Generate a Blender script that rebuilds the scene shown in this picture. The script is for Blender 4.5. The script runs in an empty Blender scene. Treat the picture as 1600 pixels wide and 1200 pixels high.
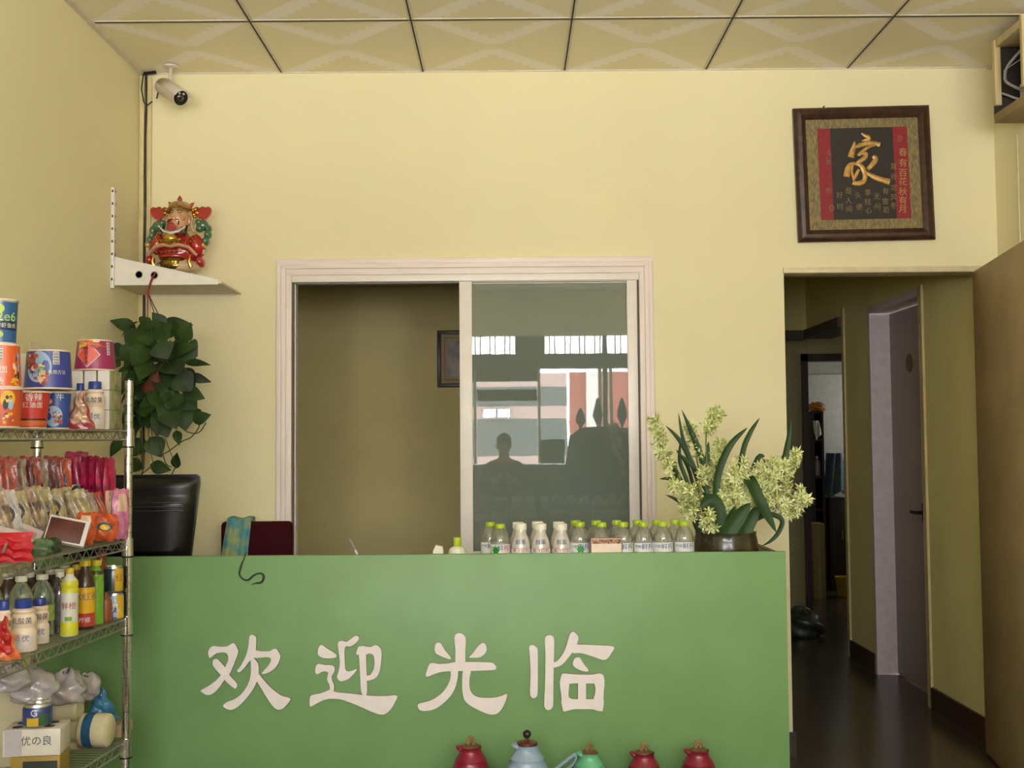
import bpy, bmesh, math, random
from mathutils import Vector, Matrix, Euler

# ------------------------------------------------------------------ camera, world, exposure
scene = bpy.context.scene
FPX, PITCH, ROLL, YAW = 1809.0, 0.0507, 0.0082, 0.0014
CAM = Vector((0, 0, 1.30))
_c, _s = math.cos(YAW), math.sin(YAW)
_R = Vector((_c, -_s, 0)); _Yf = Vector((_s, _c, 0)); _Z = Vector((0, 0, 1))
CF = _Yf * math.cos(PITCH) + _Z * math.sin(PITCH)
_U = _Z * math.cos(PITCH) - _Yf * math.sin(PITCH)
CR = _R * math.cos(ROLL) - _U * math.sin(ROLL)
CU = _R * math.sin(ROLL) + _U * math.cos(ROLL)
cam_data = bpy.data.cameras.new('camera'); cam = bpy.data.objects.new('camera', cam_data)
scene.collection.objects.link(cam)
cam.matrix_world = Matrix(((CR.x, CU.x, -CF.x, CAM.x), (CR.y, CU.y, -CF.y, CAM.y), (CR.z, CU.z, -CF.z, CAM.z), (0, 0, 0, 1)))
cam_data.sensor_width = 36.0; cam_data.lens = FPX * 36.0 / 1600.0
cam_data.clip_start = 0.05; cam_data.clip_end = 200
scene.camera = cam
vs = scene.view_settings
vs.view_transform = 'Standard'; vs.look = 'None'; vs.gamma = 1.0; vs.use_curve_mapping = False
vs.exposure = 0.0
scene.cycles.max_bounces = 12; scene.cycles.diffuse_bounces = 6; scene.cycles.glossy_bounces = 4
scene.cycles.transparent_max_bounces = 24; scene.cycles.transmission_bounces = 6
scene.cycles.caustics_reflective = False; scene.cycles.caustics_refractive = False
scene.cycles.use_denoising = True

world = bpy.data.worlds.new('sky'); scene.world = world; world.use_nodes = True
_wn, _wl = world.node_tree.nodes, world.node_tree.links
_bg = _wn['Background']
# overcast sky above, sunlit pale street below the horizon
_tc = _wn.new('ShaderNodeTexCoord'); _sp = _wn.new('ShaderNodeSeparateXYZ'); _wl.new(_tc.outputs['Generated'], _sp.inputs[0])
_mr = _wn.new('ShaderNodeMapRange'); _mr.inputs[1].default_value = -0.06; _mr.inputs[2].default_value = 0.06; _wl.new(_sp.outputs[2], _mr.inputs[0])
_mx = _wn.new('ShaderNodeMix'); _mx.data_type = 'RGBA'; _wl.new(_mr.outputs[0], _mx.inputs['Factor'])
STREET, SKY = 33.0, 28.0
_mx.inputs[6].default_value = (STREET, STREET * .99, STREET * .95, 1); _mx.inputs[7].default_value = (SKY * .95, SKY * .98, SKY, 1)
_wl.new(_mx.outputs[2], _bg.inputs[0]); _bg.inputs[1].default_value = 1.0

def portal(name, x0, x1, z0, z1, y):
    l = bpy.data.lights.new(name, 'AREA'); l.shape = 'RECTANGLE'; l.size = x1 - x0; l.size_y = z1 - z0
    l.cycles.is_portal = True
    o = bpy.data.objects.new(name, l); scene.collection.objects.link(o)
    o.location = ((x0 + x1) / 2, y, (z0 + z1) / 2); o.rotation_euler = (math.radians(90), 0, 0)
    return o
SHOP_Y = -2.2
portal('daylight_through_shopfront', -1.5, 2.0, 0.0, 2.07, SHOP_Y - 0.02)
portal('daylight_through_transom', -1.5, 2.0, 2.21, 2.41, SHOP_Y - 0.02)

# ------------------------------------------------------------------ pixel -> place helpers
def ray(px, py):
    return CF + CR * ((px - 800) / FPX) + CU * ((600 - py) / FPX)
def at(px, py, Y):
    d = ray(px, py); return CAM + d * ((Y - CAM.y) / d.y)
def at_z(px, py, z):
    d = ray(px, py); return CAM + d * ((z - CAM.z) / d.z)
def at_x(px, py, x):
    d = ray(px, py); return CAM + d * ((x - CAM.x) / d.x)
def on_plane(px, py, p0, n):
    d = ray(px, py); return CAM + d * ((p0 - CAM).dot(n) / d.dot(n))

# ------------------------------------------------------------------ materials
def lin(c):
    def f(v):
        v = v / 255.0
        return v / 12.92 if v <= 0.04045 else ((v + 0.055) / 1.055) ** 2.4
    return (f(c[0]), f(c[1]), f(c[2]), 1)
_mats = {}
def M(name, rgb, rough=0.5, metal=0.0, noise=0.06, nscale=25.0, bump=0.0, bscale=150.0, spec=0.5, rgb2=None, coat=0.0, stretch=None, trans=0.0, sub=0.0):
    if name in _mats: return _mats[name]
    m = bpy.data.materials.new(name); m.use_nodes = True; nt = m.node_tree; N = nt.nodes; L = nt.links
    b = N['Principled BSDF']
    b.inputs['Roughness'].default_value = rough; b.inputs['Metallic'].default_value = metal
    b.inputs['Specular IOR Level'].default_value = spec; b.inputs['Coat Weight'].default_value = coat
    b.inputs['Transmission Weight'].default_value = trans
    c = lin(rgb)
    c2 = lin(rgb2) if rgb2 else tuple(max(0, v * (1 - noise * 2)) for v in c[:3]) + (1,)
    tc = N.new('ShaderNodeTexCoord'); mp = N.new('ShaderNodeMapping'); L.new(tc.outputs['Object'], mp.inputs['Vector'])
    if stretch: mp.inputs['Scale'].default_value = stretch
    nz = N.new('ShaderNodeTexNoise'); nz.inputs['Scale'].default_value = nscale; nz.inputs['Detail'].default_value = 4
    L.new(mp.outputs[0], nz.inputs['Vector'])
    mx = N.new('ShaderNodeMix'); mx.data_type = 'RGBA'
    rmp = N.new('ShaderNodeMapRange'); rmp.inputs[1].default_value = 0.35; rmp.inputs[2].default_value = 0.65
    L.new(nz.outputs[0], rmp.inputs[0]); L.new(rmp.outputs[0], mx.inputs['Factor'])
    mx.inputs[6].default_value = c; mx.inputs[7].default_value = c2
    L.new(mx.outputs[2], b.inputs['Base Color'])
    if bump:
        n2 = N.new('ShaderNodeTexNoise'); n2.inputs['Scale'].default_value = bscale; n2.inputs['Detail'].default_value = 3
        L.new(mp.outputs[0], n2.inputs['Vector'])
        bp = N.new('ShaderNodeBump'); bp.inputs['Strength'].default_value = bump; bp.inputs['Distance'].default_value = 0.01
        L.new(n2.outputs[0], bp.inputs['Height']); L.new(bp.outputs[0], b.inputs['Normal'])
    _mats[name] = m; return m
def clear(name, tint=(235, 240, 235), refl=0.12, rough=0.05, film=0.0, filmrgb=(200, 200, 200), bump=0.0, bscale=40):
    """thin clear plastic or glass: see-through, a sheen that grows to the rim, optional milky film"""
    if name in _mats: return _mats[name]
    m = bpy.data.materials.new(name); m.use_nodes = True; nt = m.node_tree; N = nt.nodes; L = nt.links
    N.remove(N['Principled BSDF']); out = N['Material Output']
    t = N.new('ShaderNodeBsdfTransparent'); t.inputs[0].default_value = lin(tint)
    g = N.new('ShaderNodeBsdfGlossy'); g.inputs['Roughness'].default_value = rough
    lw = N.new('ShaderNodeLayerWeight'); lw.inputs[0].default_value = 0.35
    mr = N.new('ShaderNodeMapRange'); mr.inputs[3].default_value = refl * 0.5; mr.inputs[4].default_value = min(1, refl * 5)
    L.new(lw.outputs['Facing'], mr.inputs[0])
    src = t.outputs[0]
    if film > 0:
        d = N.new('ShaderNodeBsdfDiffuse'); d.inputs[0].default_value = lin(filmrgb)
        ms = N.new('ShaderNodeMixShader'); ms.inputs[0].default_value = film
        nz = N.new('ShaderNodeTexNoise'); nz.inputs['Scale'].default_value = 18
        fr = N.new('ShaderNodeMapRange'); fr.inputs[1].default_value = .3; fr.inputs[2].default_value = .7
        fr.inputs[3].default_value = film * .5; fr.inputs[4].default_value = min(1, film * 1.5)
        L.new(nz.outputs[0], fr.inputs[0]); L.new(fr.outputs[0], ms.inputs[0])
        L.new(t.outputs[0], ms.inputs[1]); L.new(d.outputs[0], ms.inputs[2]); src = ms.outputs[0]
    mx = N.new('ShaderNodeMixShader'); L.new(mr.outputs[0], mx.inputs[0]); L.new(src, mx.inputs[1]); L.new(g.outputs[0], mx.inputs[2])
    if bump:
        n2 = N.new('ShaderNodeTexNoise'); n2.inputs['Scale'].default_value = bscale
        bp = N.new('ShaderNodeBump'); bp.inputs['Strength'].default_value = bump; bp.inputs['Distance'].default_value = 0.02
        L.new(n2.outputs[0], bp.inputs['Height']); L.new(bp.outputs[0], g.inputs['Normal'])
    L.new(mx.outputs[0], out.inputs['Surface'])
    _mats[name] = m; return m

# ------------------------------------------------------------------ mesh builder
class MB:
    def __init__(s): s.bm = bmesh.new(); s.X = Matrix.Identity(4); s.mats = []
    def mi(s, m):
        if m not in s.mats: s.mats.append(m)
        return s.mats.index(m)
    def V(s, p): return s.bm.verts.new(s.X @ Vector(p))
    def F(s, vs, k, smooth=True):
        try: f = s.bm.faces.new(vs)
        except ValueError: return None
        f.material_index = k; f.smooth = smooth; return f
    def box(s, c, d, m, bev=0.0, rot=None, seg=2):
        k = s.mi(m); t = bmesh.new(); bmesh.ops.create_cube(t, size=1.0)
        for v in t.verts: v.co = Vector((v.co.x * d[0], v.co.y * d[1], v.co.z * d[2]))
        if bev > 0: bmesh.ops.bevel(t, geom=list(t.edges), offset=min(bev, min(d) * .49), segments=seg, profile=.5, affect='EDGES')
        T = Matrix.Translation(Vector(c))
        if rot is not None: T = T @ Euler(rot).to_matrix().to_4x4()
        mp = {v: s.V(T @ v.co) for v in t.verts}
        for f in t.faces: s.F([mp[v] for v in f.verts], k, False if bev == 0 else True)
        t.free(); return s
    def box2(s, a, b, m, bev=0.0):
        a, b = Vector(a), Vector(b)
        return s.box((a + b) / 2, [abs(q) for q in (b - a)], m, bev)
    def lathe(s, prof, m, c=(0, 0, 0), n=24, mat=None, sx=1.0, sy=1.0, a0=0.0, a1=2 * math.pi, caps=True, wob=None):
        k = s.mi(m); T = mat if mat is not None else Matrix.Translation(Vector(c)); full = abs(a1 - a0 - 2 * math.pi) < 1e-6
        rings = []; nn = n if full else n + 1
        for (r, z) in prof:
            ring = []
            for i in range(nn):
                a = a0 + (a1 - a0) * i / n
                w = wob(a, z) if wob else 1.0
                ring.append(s.V(T @ Vector((r * w * math.cos(a) * sx, r * w * math.sin(a) * sy, z))))
            rings.append(ring)
        for q in range(len(rings) - 1):
            for i in range(n):
                j = (i + 1) % nn
                s.F([rings[q][i], rings[q][j], rings[q + 1][j], rings[q + 1][i]], k)
        if full and caps:
            if prof[0][0] > 1e-5: s.F(list(reversed(rings[0])), k, False)
            if prof[-1][0] > 1e-5: s.F(rings[-1], k, False)
        return s
    def ball(s, c, r, m, n=14, rot=None):
        if not hasattr(r, '__len__'): r = (r, r, r)
        k = s.mi(m); T = Matrix.Translation(Vector(c))
        if rot is not None: T = T @ Euler(rot).to_matrix().to_4x4()
        h = max(6, n // 2 + 1); rings = []
        top = s.V(T @ Vector((0, 0, r[2]))); bot = s.V(T @ Vector((0, 0, -r[2])))
        for q in range(1, h):
            p = math.pi * q / h
            rings.append([s.V(T @ Vector((r[0] * math.sin(p) * math.cos(2 * math.pi * i / n), r[1] * math.sin(p) * math.sin(2 * math.pi * i / n), r[2] * math.cos(p)))) for i in range(n)])
        for i in range(n):
            j = (i + 1) % n
            s.F([top, rings[0][i], rings[0][j]], k); s.F([rings[-1][i], bot, rings[-1][j]], k)
            for q in range(len(rings) - 1): s.F([rings[q][i], rings[q + 1][i], rings[q + 1][j], rings[q][j]], k)
        return s
    def tube(s, pts, r, m, n=8, closed=False, flat=1.0, up0=None):
        k = s.mi(m); P = [Vector(p) for p in pts]; N = len(P)
        R = r if hasattr(r, '__len__') else [r] * N
        up = Vector(up0) if up0 else None; rings = []
        for i in range(N):
            if up0: up = Vector(up0)
            if closed: t = P[(i + 1) % N] - P[i - 1]
            else: t = P[min(i + 1, N - 1)] - P[max(i - 1, 0)]
            if t.length < 1e-9: t = Vector((0, 0, 1))
            t.normalize()
            if up is None:
                up = Vector((0, 0, 1)) if abs(t.z) < .9 else Vector((1, 0, 0))
            a = t.cross(up)
            if a.length < 1e-6: a = t.cross(Vector((0, 1, 0)))
            a.normalize(); b = a.cross(t).normalized(); up = b
            rings.append([s.V(P[i] + a * (R[i] * math.cos(2 * math.pi * q / n)) + b * (R[i] * flat * math.sin(2 * math.pi * q / n))) for q in range(n)])
        for i in range(N if closed else N - 1):
            A = rings[i]; B = rings[(i + 1) % N]
            for q in range(n): s.F([A[q], A[(q + 1) % n], B[(q + 1) % n], B[q]], k)
        if not closed: s.F(rings[0], k, False); s.F(list(reversed(rings[-1])), k, False)
        return s
    def rod(s, a, b, r, m, n=8): return s.tube([a, b], r, m, n)
    def prism(s, pts, f0, f1, m, mside=None):
        """pts 2D outline, f0/f1 map (x,y) to front and back points"""
        k = s.mi(m); ks = s.mi(mside) if mside else k
        A = [s.V(f0(*p)) for p in pts]; B = [s.V(f1(*p)) for p in pts]
        if len(pts) > 4:
            from mathutils.geometry import tessellate_polygon
            for tr in tessellate_polygon([[Vector((p[0], p[1], 0)) for p in pts]]):
                s.F([A[i] for i in tr], k, False); s.F([B[i] for i in reversed(tr)], k, False)
        else: s.F(A, k, False); s.F(list(reversed(B)), k, False)
        for i in range(len(pts)):
            j = (i + 1) % len(pts); s.F([A[i], B[i], B[j], A[j]], ks, False)
        return s
    def grid(s, fn, nu, nv, m, mfun=None):
        k = s.mi(m); G = [[s.V(fn(i / nu, j / nv)) for j in range(nv + 1)] for i in range(nu + 1)]
        for i in range(nu):
            for j in range(nv):
                kk = s.mi(mfun((i + .5) / nu, (j + .5) / nv)) if mfun else k
                s.F([G[i][j], G[i + 1][j], G[i + 1][j + 1], G[i][j + 1]], kk)
        return s
    def text(s, body, size, fn, m, align='CENTER'):
        k = s.mi(m); vs_, fs_ = text_geo(body, align)
        W = [s.V(fn(v[0] * size, v[1] * size)) for v in vs_]
        for f in fs_: s.F([W[i] for i in f], k, False)
        return s
    def build(s, name, parent=None, recalc=True, loc=None, ang=38, flat=False, **props):
        if recalc: bmesh.ops.recalc_face_normals(s.bm, faces=list(s.bm.faces))
        me = bpy.data.meshes.new(name); s.bm.to_mesh(me); s.bm.free()
        for m in s.mats: me.materials.append(m)
        if flat: me.polygons.foreach_set('use_smooth', [False] * len(me.polygons))
        else: me.set_sharp_from_angle(angle=math.radians(ang))
        o = bpy.data.objects.new(name, me); scene.collection.objects.link(o)
        if parent is not None:
            o.parent = parent
        if loc is not None: o.location = loc
        for a, b in props.items(): o[a] = b
        return o
_txt = {}
def text_geo(body, align='CENTER'):
    key = (body, align)
    if key in _txt: return _txt[key]
    cu = bpy.data.curves.new('t', 'FONT'); cu.body = body; cu.size = 1.0; cu.align_x = align; cu.align_y = 'CENTER'; cu.resolution_u = 3
    o = bpy.data.objects.new('t', cu); scene.collection.objects.link(o)
    dg = bpy.context.evaluated_depsgraph_get(); dg.update()
    me = bpy.data.meshes.new_from_object(o.evaluated_get(dg))
    V = [tuple(v.co[:2]) for v in me.vertices]; Fc = [tuple(p.vertices) for p in me.polygons]
    bpy.data.objects.remove(o); bpy.data.curves.remove(cu); bpy.data.meshes.remove(me)
    _txt[key] = (V, Fc); return _txt[key]

def thing(name, label, cat, loc=(0, 0, 0), rz=0.0, group=None):
    """an Empty at the thing's base that parents its parts; parts are modelled in its local frame"""
    o = bpy.data.objects.new(name, None); scene.collection.objects.link(o)
    o.empty_display_size = .05; o.location = loc; o.rotation_euler = (0, 0, rz)
    o['label'] = label; o['category'] = cat
    if group: o['group'] = group
    return o
def tag(o, label, cat, group=None):
    o['label'] = label; o['category'] = cat
    if group: o['group'] = group
    return o
def struct(o): o['kind'] = 'structure'; return o
def smooth_poly(pts, n=3):
    out = []; N = len(pts)
    for i in range(N):
        p0, p1, p2, p3 = (Vector(pts[(i + q - 1) % N]) for q in range(4))
        for k in range(n):
            t = k / n
            out.append(tuple(0.5 * ((2 * p1) + (p2 - p0) * t + (2 * p0 - 5 * p1 + 4 * p2 - p3) * t * t + (3 * p1 - p0 - 3 * p2 + p3) * t ** 3)))
    return out
def smooth_line(pts, n=4):
    P = [Vector(p) for p in pts]; out = []
    for i in range(len(P) - 1):
        p0 = P[max(0, i - 1)]; p1 = P[i]; p2 = P[i + 1]; p3 = P[min(len(P) - 1, i + 2)]
        for k in range(n):
            t = k / n
            out.append(0.5 * ((2 * p1) + (p2 - p0) * t + (2 * p0 - 5 * p1 + 4 * p2 - p3) * t * t + (3 * p1 - p0 - 3 * p2 + p3) * t ** 3))
    out.append(P[-1]); return out
def lerp_list(vals, n):
    out = []
    for i in range(n):
        f = i / (n - 1) * (len(vals) - 1); k = min(int(f), len(vals) - 2); out.append(vals[k] + (vals[k + 1] - vals[k]) * (f - k))
    return out
ORD = ['first', 'second', 'third', 'fourth', 'fifth', 'sixth', 'seventh', 'eighth', 'ninth', 'tenth', 'eleventh', 'twelfth', 'thirteenth', 'fourteenth']
rnd = random.Random(7)
# ------------------------------------------------------------------ setting: room shell
BY = 4.84                                   # back wall
CZ = 2.878                                  # ceiling
XL = at(221, 113, BY).x - .004              # left wall
XR = at(1553, 200, BY).x                    # right wall
yellow = M('yellow_wall_paint', (230, 222, 184), .75, noise=.012, nscale=3, bump=.04, bscale=220, spec=.25)
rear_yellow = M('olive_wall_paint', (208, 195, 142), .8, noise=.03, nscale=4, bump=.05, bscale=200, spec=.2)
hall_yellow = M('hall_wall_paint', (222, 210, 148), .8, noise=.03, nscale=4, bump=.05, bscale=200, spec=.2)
cream = M('casing_cream', (236, 224, 220), .45, noise=.05, nscale=60, stretch=(1, 1, .08))
creamh = M('casing_cream_horizontal', (236, 224, 220), .45, noise=.05, nscale=60, stretch=(.08, 1, 1))
alu = M('window_white_aluminium', (232, 226, 222), .35, noise=.02)
white_paint = M('white_paint', (228, 222, 208), .5, noise=.03)
brown_base = M('brown_baseboard', (62, 40, 34), .4, noise=.15)
dark = M('dark_gap', (28, 24, 20), .8)

floor_m = M('floor_granite', (80, 70, 60), .22, noise=.25, nscale=160, rgb2=(58, 50, 44))
fb = MB(); fb.box2((XL - .1, -2.2, -.06), (XR + 2.6, 11.6, 0), floor_m); struct(fb.build('floor'))
pv = MB(); pv.box2((-4, -3.0, -.16), (4, -2.2, -.06), M('pavement', (190, 186, 178), .8, noise=.1, nscale=2)); struct(pv.build('floor_pavement'))

# ceiling panels with a stepped, satin star pattern
def ceiling_material():
    m = bpy.data.materials.new('ceiling_panel'); m.use_nodes = True; nt = m.node_tree; N = nt.nodes; L = nt.links
    b = N['Principled BSDF']; tc = N.new('ShaderNodeTexCoord'); sp = N.new('ShaderNodeSeparateXYZ'); L.new(tc.outputs['Object'], sp.inputs[0])
    def mth(op, a, b_=None, c=None):
        n = N.new('ShaderNodeMath'); n.operation = op
        for i, v in enumerate((a, b_, c)):
            if v is None: continue
            if isinstance(v, (int, float)): n.inputs[i].default_value = v
            else: L.new(v, n.inputs[i])
        return n.outputs[0]
    def cell(o, off):
        t = mth('DIVIDE', mth('SUBTRACT', o, off), .6); return mth('SUBTRACT', mth('FRACT', t), .5)
    u = mth('ABSOLUTE', cell(sp.outputs[0], -.9591 - 6)); v = mth('ABSOLUTE', cell(sp.outputs[1], BY - 12))
    tri = mth('GREATER_THAN', v, u)                       # front and rear triangles
    stepv = mth('MULTIPLY', mth('FLOOR', mth('DIVIDE', v, .055)), .055)
    inner = mth('SUBTRACT', stepv, .135)
    band = mth('MULTIPLY', tri, mth('GREATER_THAN', u, inner))
    band = mth('MULTIPLY', band, mth('GREATER_THAN', v, .05))
    nz = N.new('ShaderNodeTexNoise'); nz.inputs['Scale'].default_value = 60; mp = N.new('ShaderNodeMapping'); mp.inputs['Scale'].default_value = (.25, 2.5, 1)
    L.new(tc.outputs['Object'], mp.inputs[0]); L.new(mp.outputs[0], nz.inputs['Vector'])
    spark = mth('MULTIPLY', mth('GREATER_THAN', nz.outputs[0], .66), mth('SUBTRACT', 1, band))
    mx = N.new('ShaderNodeMix'); mx.data_type = 'RGBA'; L.new(band, mx.inputs['Factor'])
    mx.inputs[6].default_value = lin((230, 221, 190)); mx.inputs[7].default_value = lin((237, 230, 222))
    m2 = N.new('ShaderNodeMix'); m2.data_type = 'RGBA'; L.new(mth('MULTIPLY', spark, .35), m2.inputs['Factor']); L.new(mx.outputs[2], m2.inputs[6]); m2.inputs[7].default_value = lin((235, 226, 200))
    L.new(m2.outputs[2], b.inputs['Base Color'])
    r = N.new('ShaderNodeMapRange'); r.inputs[3].default_value = .55; r.inputs[4].default_value = .38; L.new(band, r.inputs[0]); L.new(r.outputs[0], b.inputs['Roughness'])
    return m
cm = MB(); cm.box2((XL - .1, -2.3, CZ), (XR + .1, BY + .05, CZ + .05), ceiling_material()); struct(cm.build('ceiling'))
bar = M('ceiling_grid_bar', (214, 205, 186), .5); barline = M('ceiling_grid_gap_shade', (58, 50, 38), .8)  # dark strip colour stands for the shadow slit along each bar
n = 0
g = MB()
for i in range(-1, 6):
    x = -.9591 + .6 * i
    if not (XL < x < XR): continue
    g.box2((x - .011, -2.2, CZ - .003), (x + .011, BY, CZ + .001), bar); g.box2((x - .0035, -2.2, CZ - .0042), (x + .0025, BY, CZ - .002), barline)
struct(g.build('trim_1'))
g = MB()
for j in range(1, 12):
    y = BY - .6 * j
    g.box2((XL, y - .011, CZ - .0028), (XR, y + .011, CZ + .001), bar); g.box2((XL, y - .004, CZ - .004), (XR, y + .004, CZ - .002), barline)
struct(g.build('trim_2'))
g = MB()
g.box2((XL, -2.2, CZ - .012), (XL + .022, BY, CZ), bar); g.box2((XR - .022, -2.2, CZ - .012), (XR, BY, CZ), bar)
g.box2((XL, BY - .006, CZ - .006), (XR, BY, CZ), bar)
struct(g.build('trim_3'))

# walls
WX0, WX1 = at(445, 600, BY).x, at(1011, 600, BY).x
WZ1, WZ0 = at(720, 415, BY).z, .80
XC = 2.03                                    # corridor wall, right
DX0, DX1 = at(1232, 800, BY).x, XC
DZ = at(1300, 420, BY).z
w = MB(); t = .12
w.box2((XL, BY, 0), (WX0, BY + t, CZ), yellow); w.box2((WX0, BY, 0), (WX1, BY + t, WZ0), yellow); w.box2((WX0, BY, WZ1), (WX1, BY + t, CZ), yellow)
w.box2((WX1, BY, 0), (DX0, BY + t, CZ), yellow); w.box2((DX0, BY, DZ), (DX1, BY + t, CZ), yellow); w.box2((DX1, BY, 0), (XR, BY + t, CZ), yellow)
struct(w.build('wall_back'))
w = MB(); w.box2((XL - .1, -2.3, 0), (XL, 6.4, CZ), yellow); struct(w.build('wall_left'))
w = MB(); w.box2((XR, -2.3, 0), (XR + .1, BY + t, CZ), yellow); struct(w.build('wall_right'))
# shop front behind the camera: seen only as the reflection in the pane
grey = M('shopfront_dark_metal', (70, 74, 70), .4); lightframe = M('shopfront_light_frame', (215, 212, 200), .4)
w = MB(); y0, y1 = SHOP_Y - .08, SHOP_Y
w.box2((XL, y0, 2.40), (XR, y1, CZ), white_paint)
w.box2((XL, y0, 2.06), (XR, y1, 2.215), grey)
w.box2((XL, y0, 0), (XL + .08, y1, 2.4), grey); w.box2((XR - .08, y0, 0), (XR, y1, 2.4), grey)
w.box2((.05, y0, 2.2), (.36, y1, 2.4), grey); w.box2((.955, y0, 0), (1.0, y1, 2.4), grey)
w.box2((-1.5, y0, 1.93), (.28, y1, 2.06), grey)
struct(w.build('wall_front'))
w = MB()
for x in (.28, .91, 1.02, -.38):
    w.box2((x, y0 - .01, 0), (x + .03, y1 + .01, 2.06), lightframe)
xx = -1.2
while xx < 1.9:
    w.box2((xx, y0 + .03, 2.21), (xx + .012, y0 + .05, 2.4), grey); xx += .055 if int(xx * 40) % 3 else .10
struct(w.build('trim_4'))

# rear room seen through the hatch
RY = 6.15
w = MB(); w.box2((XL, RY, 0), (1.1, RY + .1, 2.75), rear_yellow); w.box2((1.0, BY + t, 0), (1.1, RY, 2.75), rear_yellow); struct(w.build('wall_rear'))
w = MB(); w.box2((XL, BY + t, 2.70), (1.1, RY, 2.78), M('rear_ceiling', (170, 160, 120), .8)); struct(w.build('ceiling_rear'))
XC = 2.03
# corridor
CDY0, CDY1 = 5.69, 6.50                      # doorway in corridor wall
CEND = 7.02
CDZ = 2.03
CH = 2.62
w = MB()
w.box2((XC, BY + t, 0), (XC + .16, CDY0, CH), hall_yellow); w.box2((XC, CDY1, 0), (XC + .16, CEND, CH), hall_yellow)
w.box2((XC, CDY0, CDZ), (XC + .16, CDY1, CH), hall_yellow); w.box2((XC, CEND, 2.05), (XC + .16, 8.0, CH), hall_yellow)
struct(w.build('wall_corridor_right'))
w = MB(); w.box2((1.1, BY + t, 0), (1.16, 8.0, CH), hall_yellow); struct(w.build('wall_corridor_left'))
w = MB(); w.box2((1.1, 7.9, 2.04), (XC + .16, 8.0, CH), hall_yellow)
w.box2((1.1, 7.86, 1.99), (XC, 8.02, 2.05), M('dark_lintel', (80, 70, 58), .7)); w.box2((XC - .03, CEND + .02, 1.99), (XC + .16, 7.86, 2.05), M('dark_lintel', (80, 70, 58), .7))
struct(w.build('wall_corridor_header'))
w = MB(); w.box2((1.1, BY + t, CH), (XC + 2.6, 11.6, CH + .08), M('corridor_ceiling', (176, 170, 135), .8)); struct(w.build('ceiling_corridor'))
# far wall with a brown-framed doorway, and the room beyond
FY = 8.95
fx0 = at(1254, 700, FY).x; fx1 = fx0 + .82; fz = at(1290, 553, FY).z
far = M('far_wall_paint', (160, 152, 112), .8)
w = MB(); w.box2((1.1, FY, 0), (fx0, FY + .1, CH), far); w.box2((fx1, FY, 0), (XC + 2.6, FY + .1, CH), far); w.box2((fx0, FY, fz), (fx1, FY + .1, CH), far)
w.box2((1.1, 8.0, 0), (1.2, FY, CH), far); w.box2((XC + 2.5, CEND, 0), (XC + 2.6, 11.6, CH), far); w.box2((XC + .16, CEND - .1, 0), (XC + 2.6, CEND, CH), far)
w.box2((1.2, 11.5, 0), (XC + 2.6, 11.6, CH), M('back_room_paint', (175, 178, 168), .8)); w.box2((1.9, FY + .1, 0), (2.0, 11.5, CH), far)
struct(w.build('wall_far'))
bw = M('brown_door_frame', (58, 38, 30), .45, noise=.2, nscale=30, stretch=(1, 1, .1))
w = MB(); w.box2((fx0, FY - .02, 0), (fx0 + .05, FY + .11, fz), bw); w.box2((fx1 - .05, FY - .02, 0), (fx1, FY + .11, fz), bw); w.box2((fx0, FY - .02, fz - .055), (fx1, FY + .11, fz), bw)
struct(w.build('door_1_frame')).name = 'door_1'
# corridor door: lavender grey jamb, dim leaf set back in the wall
lav = M('lavender_jamb', (216, 202, 204), .5); leafm = M('corridor_door_leaf', (174, 158, 156), .5, noise=.05, nscale=3)
d2 = bpy.data.objects.new('door_2', None); scene.collection.objects.link(d2); struct(d2)
b = MB(); lx = XC + .105
b.box2((lx, CDY0 + .02, .005), (lx + .04, CDY1 - .012, CDZ - .025), leafm, .003); b.build('leaf', d2)
b = MB(); b.box2((XC - .008, CDY1 - .012, 0), (XC + .16, CDY1 + .02, CDZ + .02), lav); b.box2((XC - .008, CDY0 - .0, 0), (XC + .16, CDY0 + .02, CDZ + .02), lav)
b.box2((XC - .008, CDY0, CDZ - .02), (XC + .16, CDY1, CDZ + .02), lav); b.build('jamb', d2)
b = MB(); b.box2((XC - .012, CDY0 - .035, 0), (XC, CDY0, CDZ + .03), M('corner_trim', (196, 180, 128), .5)); b.build('casing', d2)
p = on_plane(1421, 567, Vector((lx, 0, 0)), Vector((1, 0, 0)))
b = MB(); b.lathe([(0, .004), (.045, .004), (.05, 0), (.05, -.002)], M('plaque_brown', (110, 78, 50), .4), mat=Matrix.Translation(p) @ Matrix.Rotation(-math.pi / 2, 4, 'Y'), n=28); b.build('round_plaque', d2)
p = on_plane(1444, 801, Vector((lx, 0, 0)), Vector((1, 0, 0)))
b = MB(); b.box((lx - .003, p.y, p.z), (.006, .035, .10), dark, .002); b.rod((lx, p.y, p.z), (lx - .045, p.y, p.z), .009, dark); b.box((lx - .045, p.y + .03, p.z), (.014, .09, .016), dark, .005); b.build('handle', d2)
# corner trim at the end of the corridor wall
w = MB(); w.box2((XC - .012, CEND - .03, 0), (XC + .02, CEND + .012, 2.10), M('corner_trim', (186, 172, 128), .5)); struct(w.build('trim_5'))
# baseboards
w = MB(); w.box2((XC - .014, BY + t, 0), (XC, CDY0 - .036, .105), brown_base); w.box2((XC - .014, CDY1 + .022, 0), (XC, CEND - .032, .105), brown_base); struct(w.build('baseboard_right'))
w = MB(); w.box2((WX1, BY - .012, 0), (DX0 + .002, BY, .10), brown_base); w.box2((DX0, BY - .012, 0), (DX0 + .01, BY + t, .10), brown_base); struct(w.build('baseboard_back'))
# lintel strip over the open doorway
w = MB(); w.box2((DX0 - .004, BY - .012, DZ - .018), (DX1, BY + t, DZ + .006), M('lintel_strip', (214, 202, 168), .5), .002); struct(w.build('trim_6'))

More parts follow.
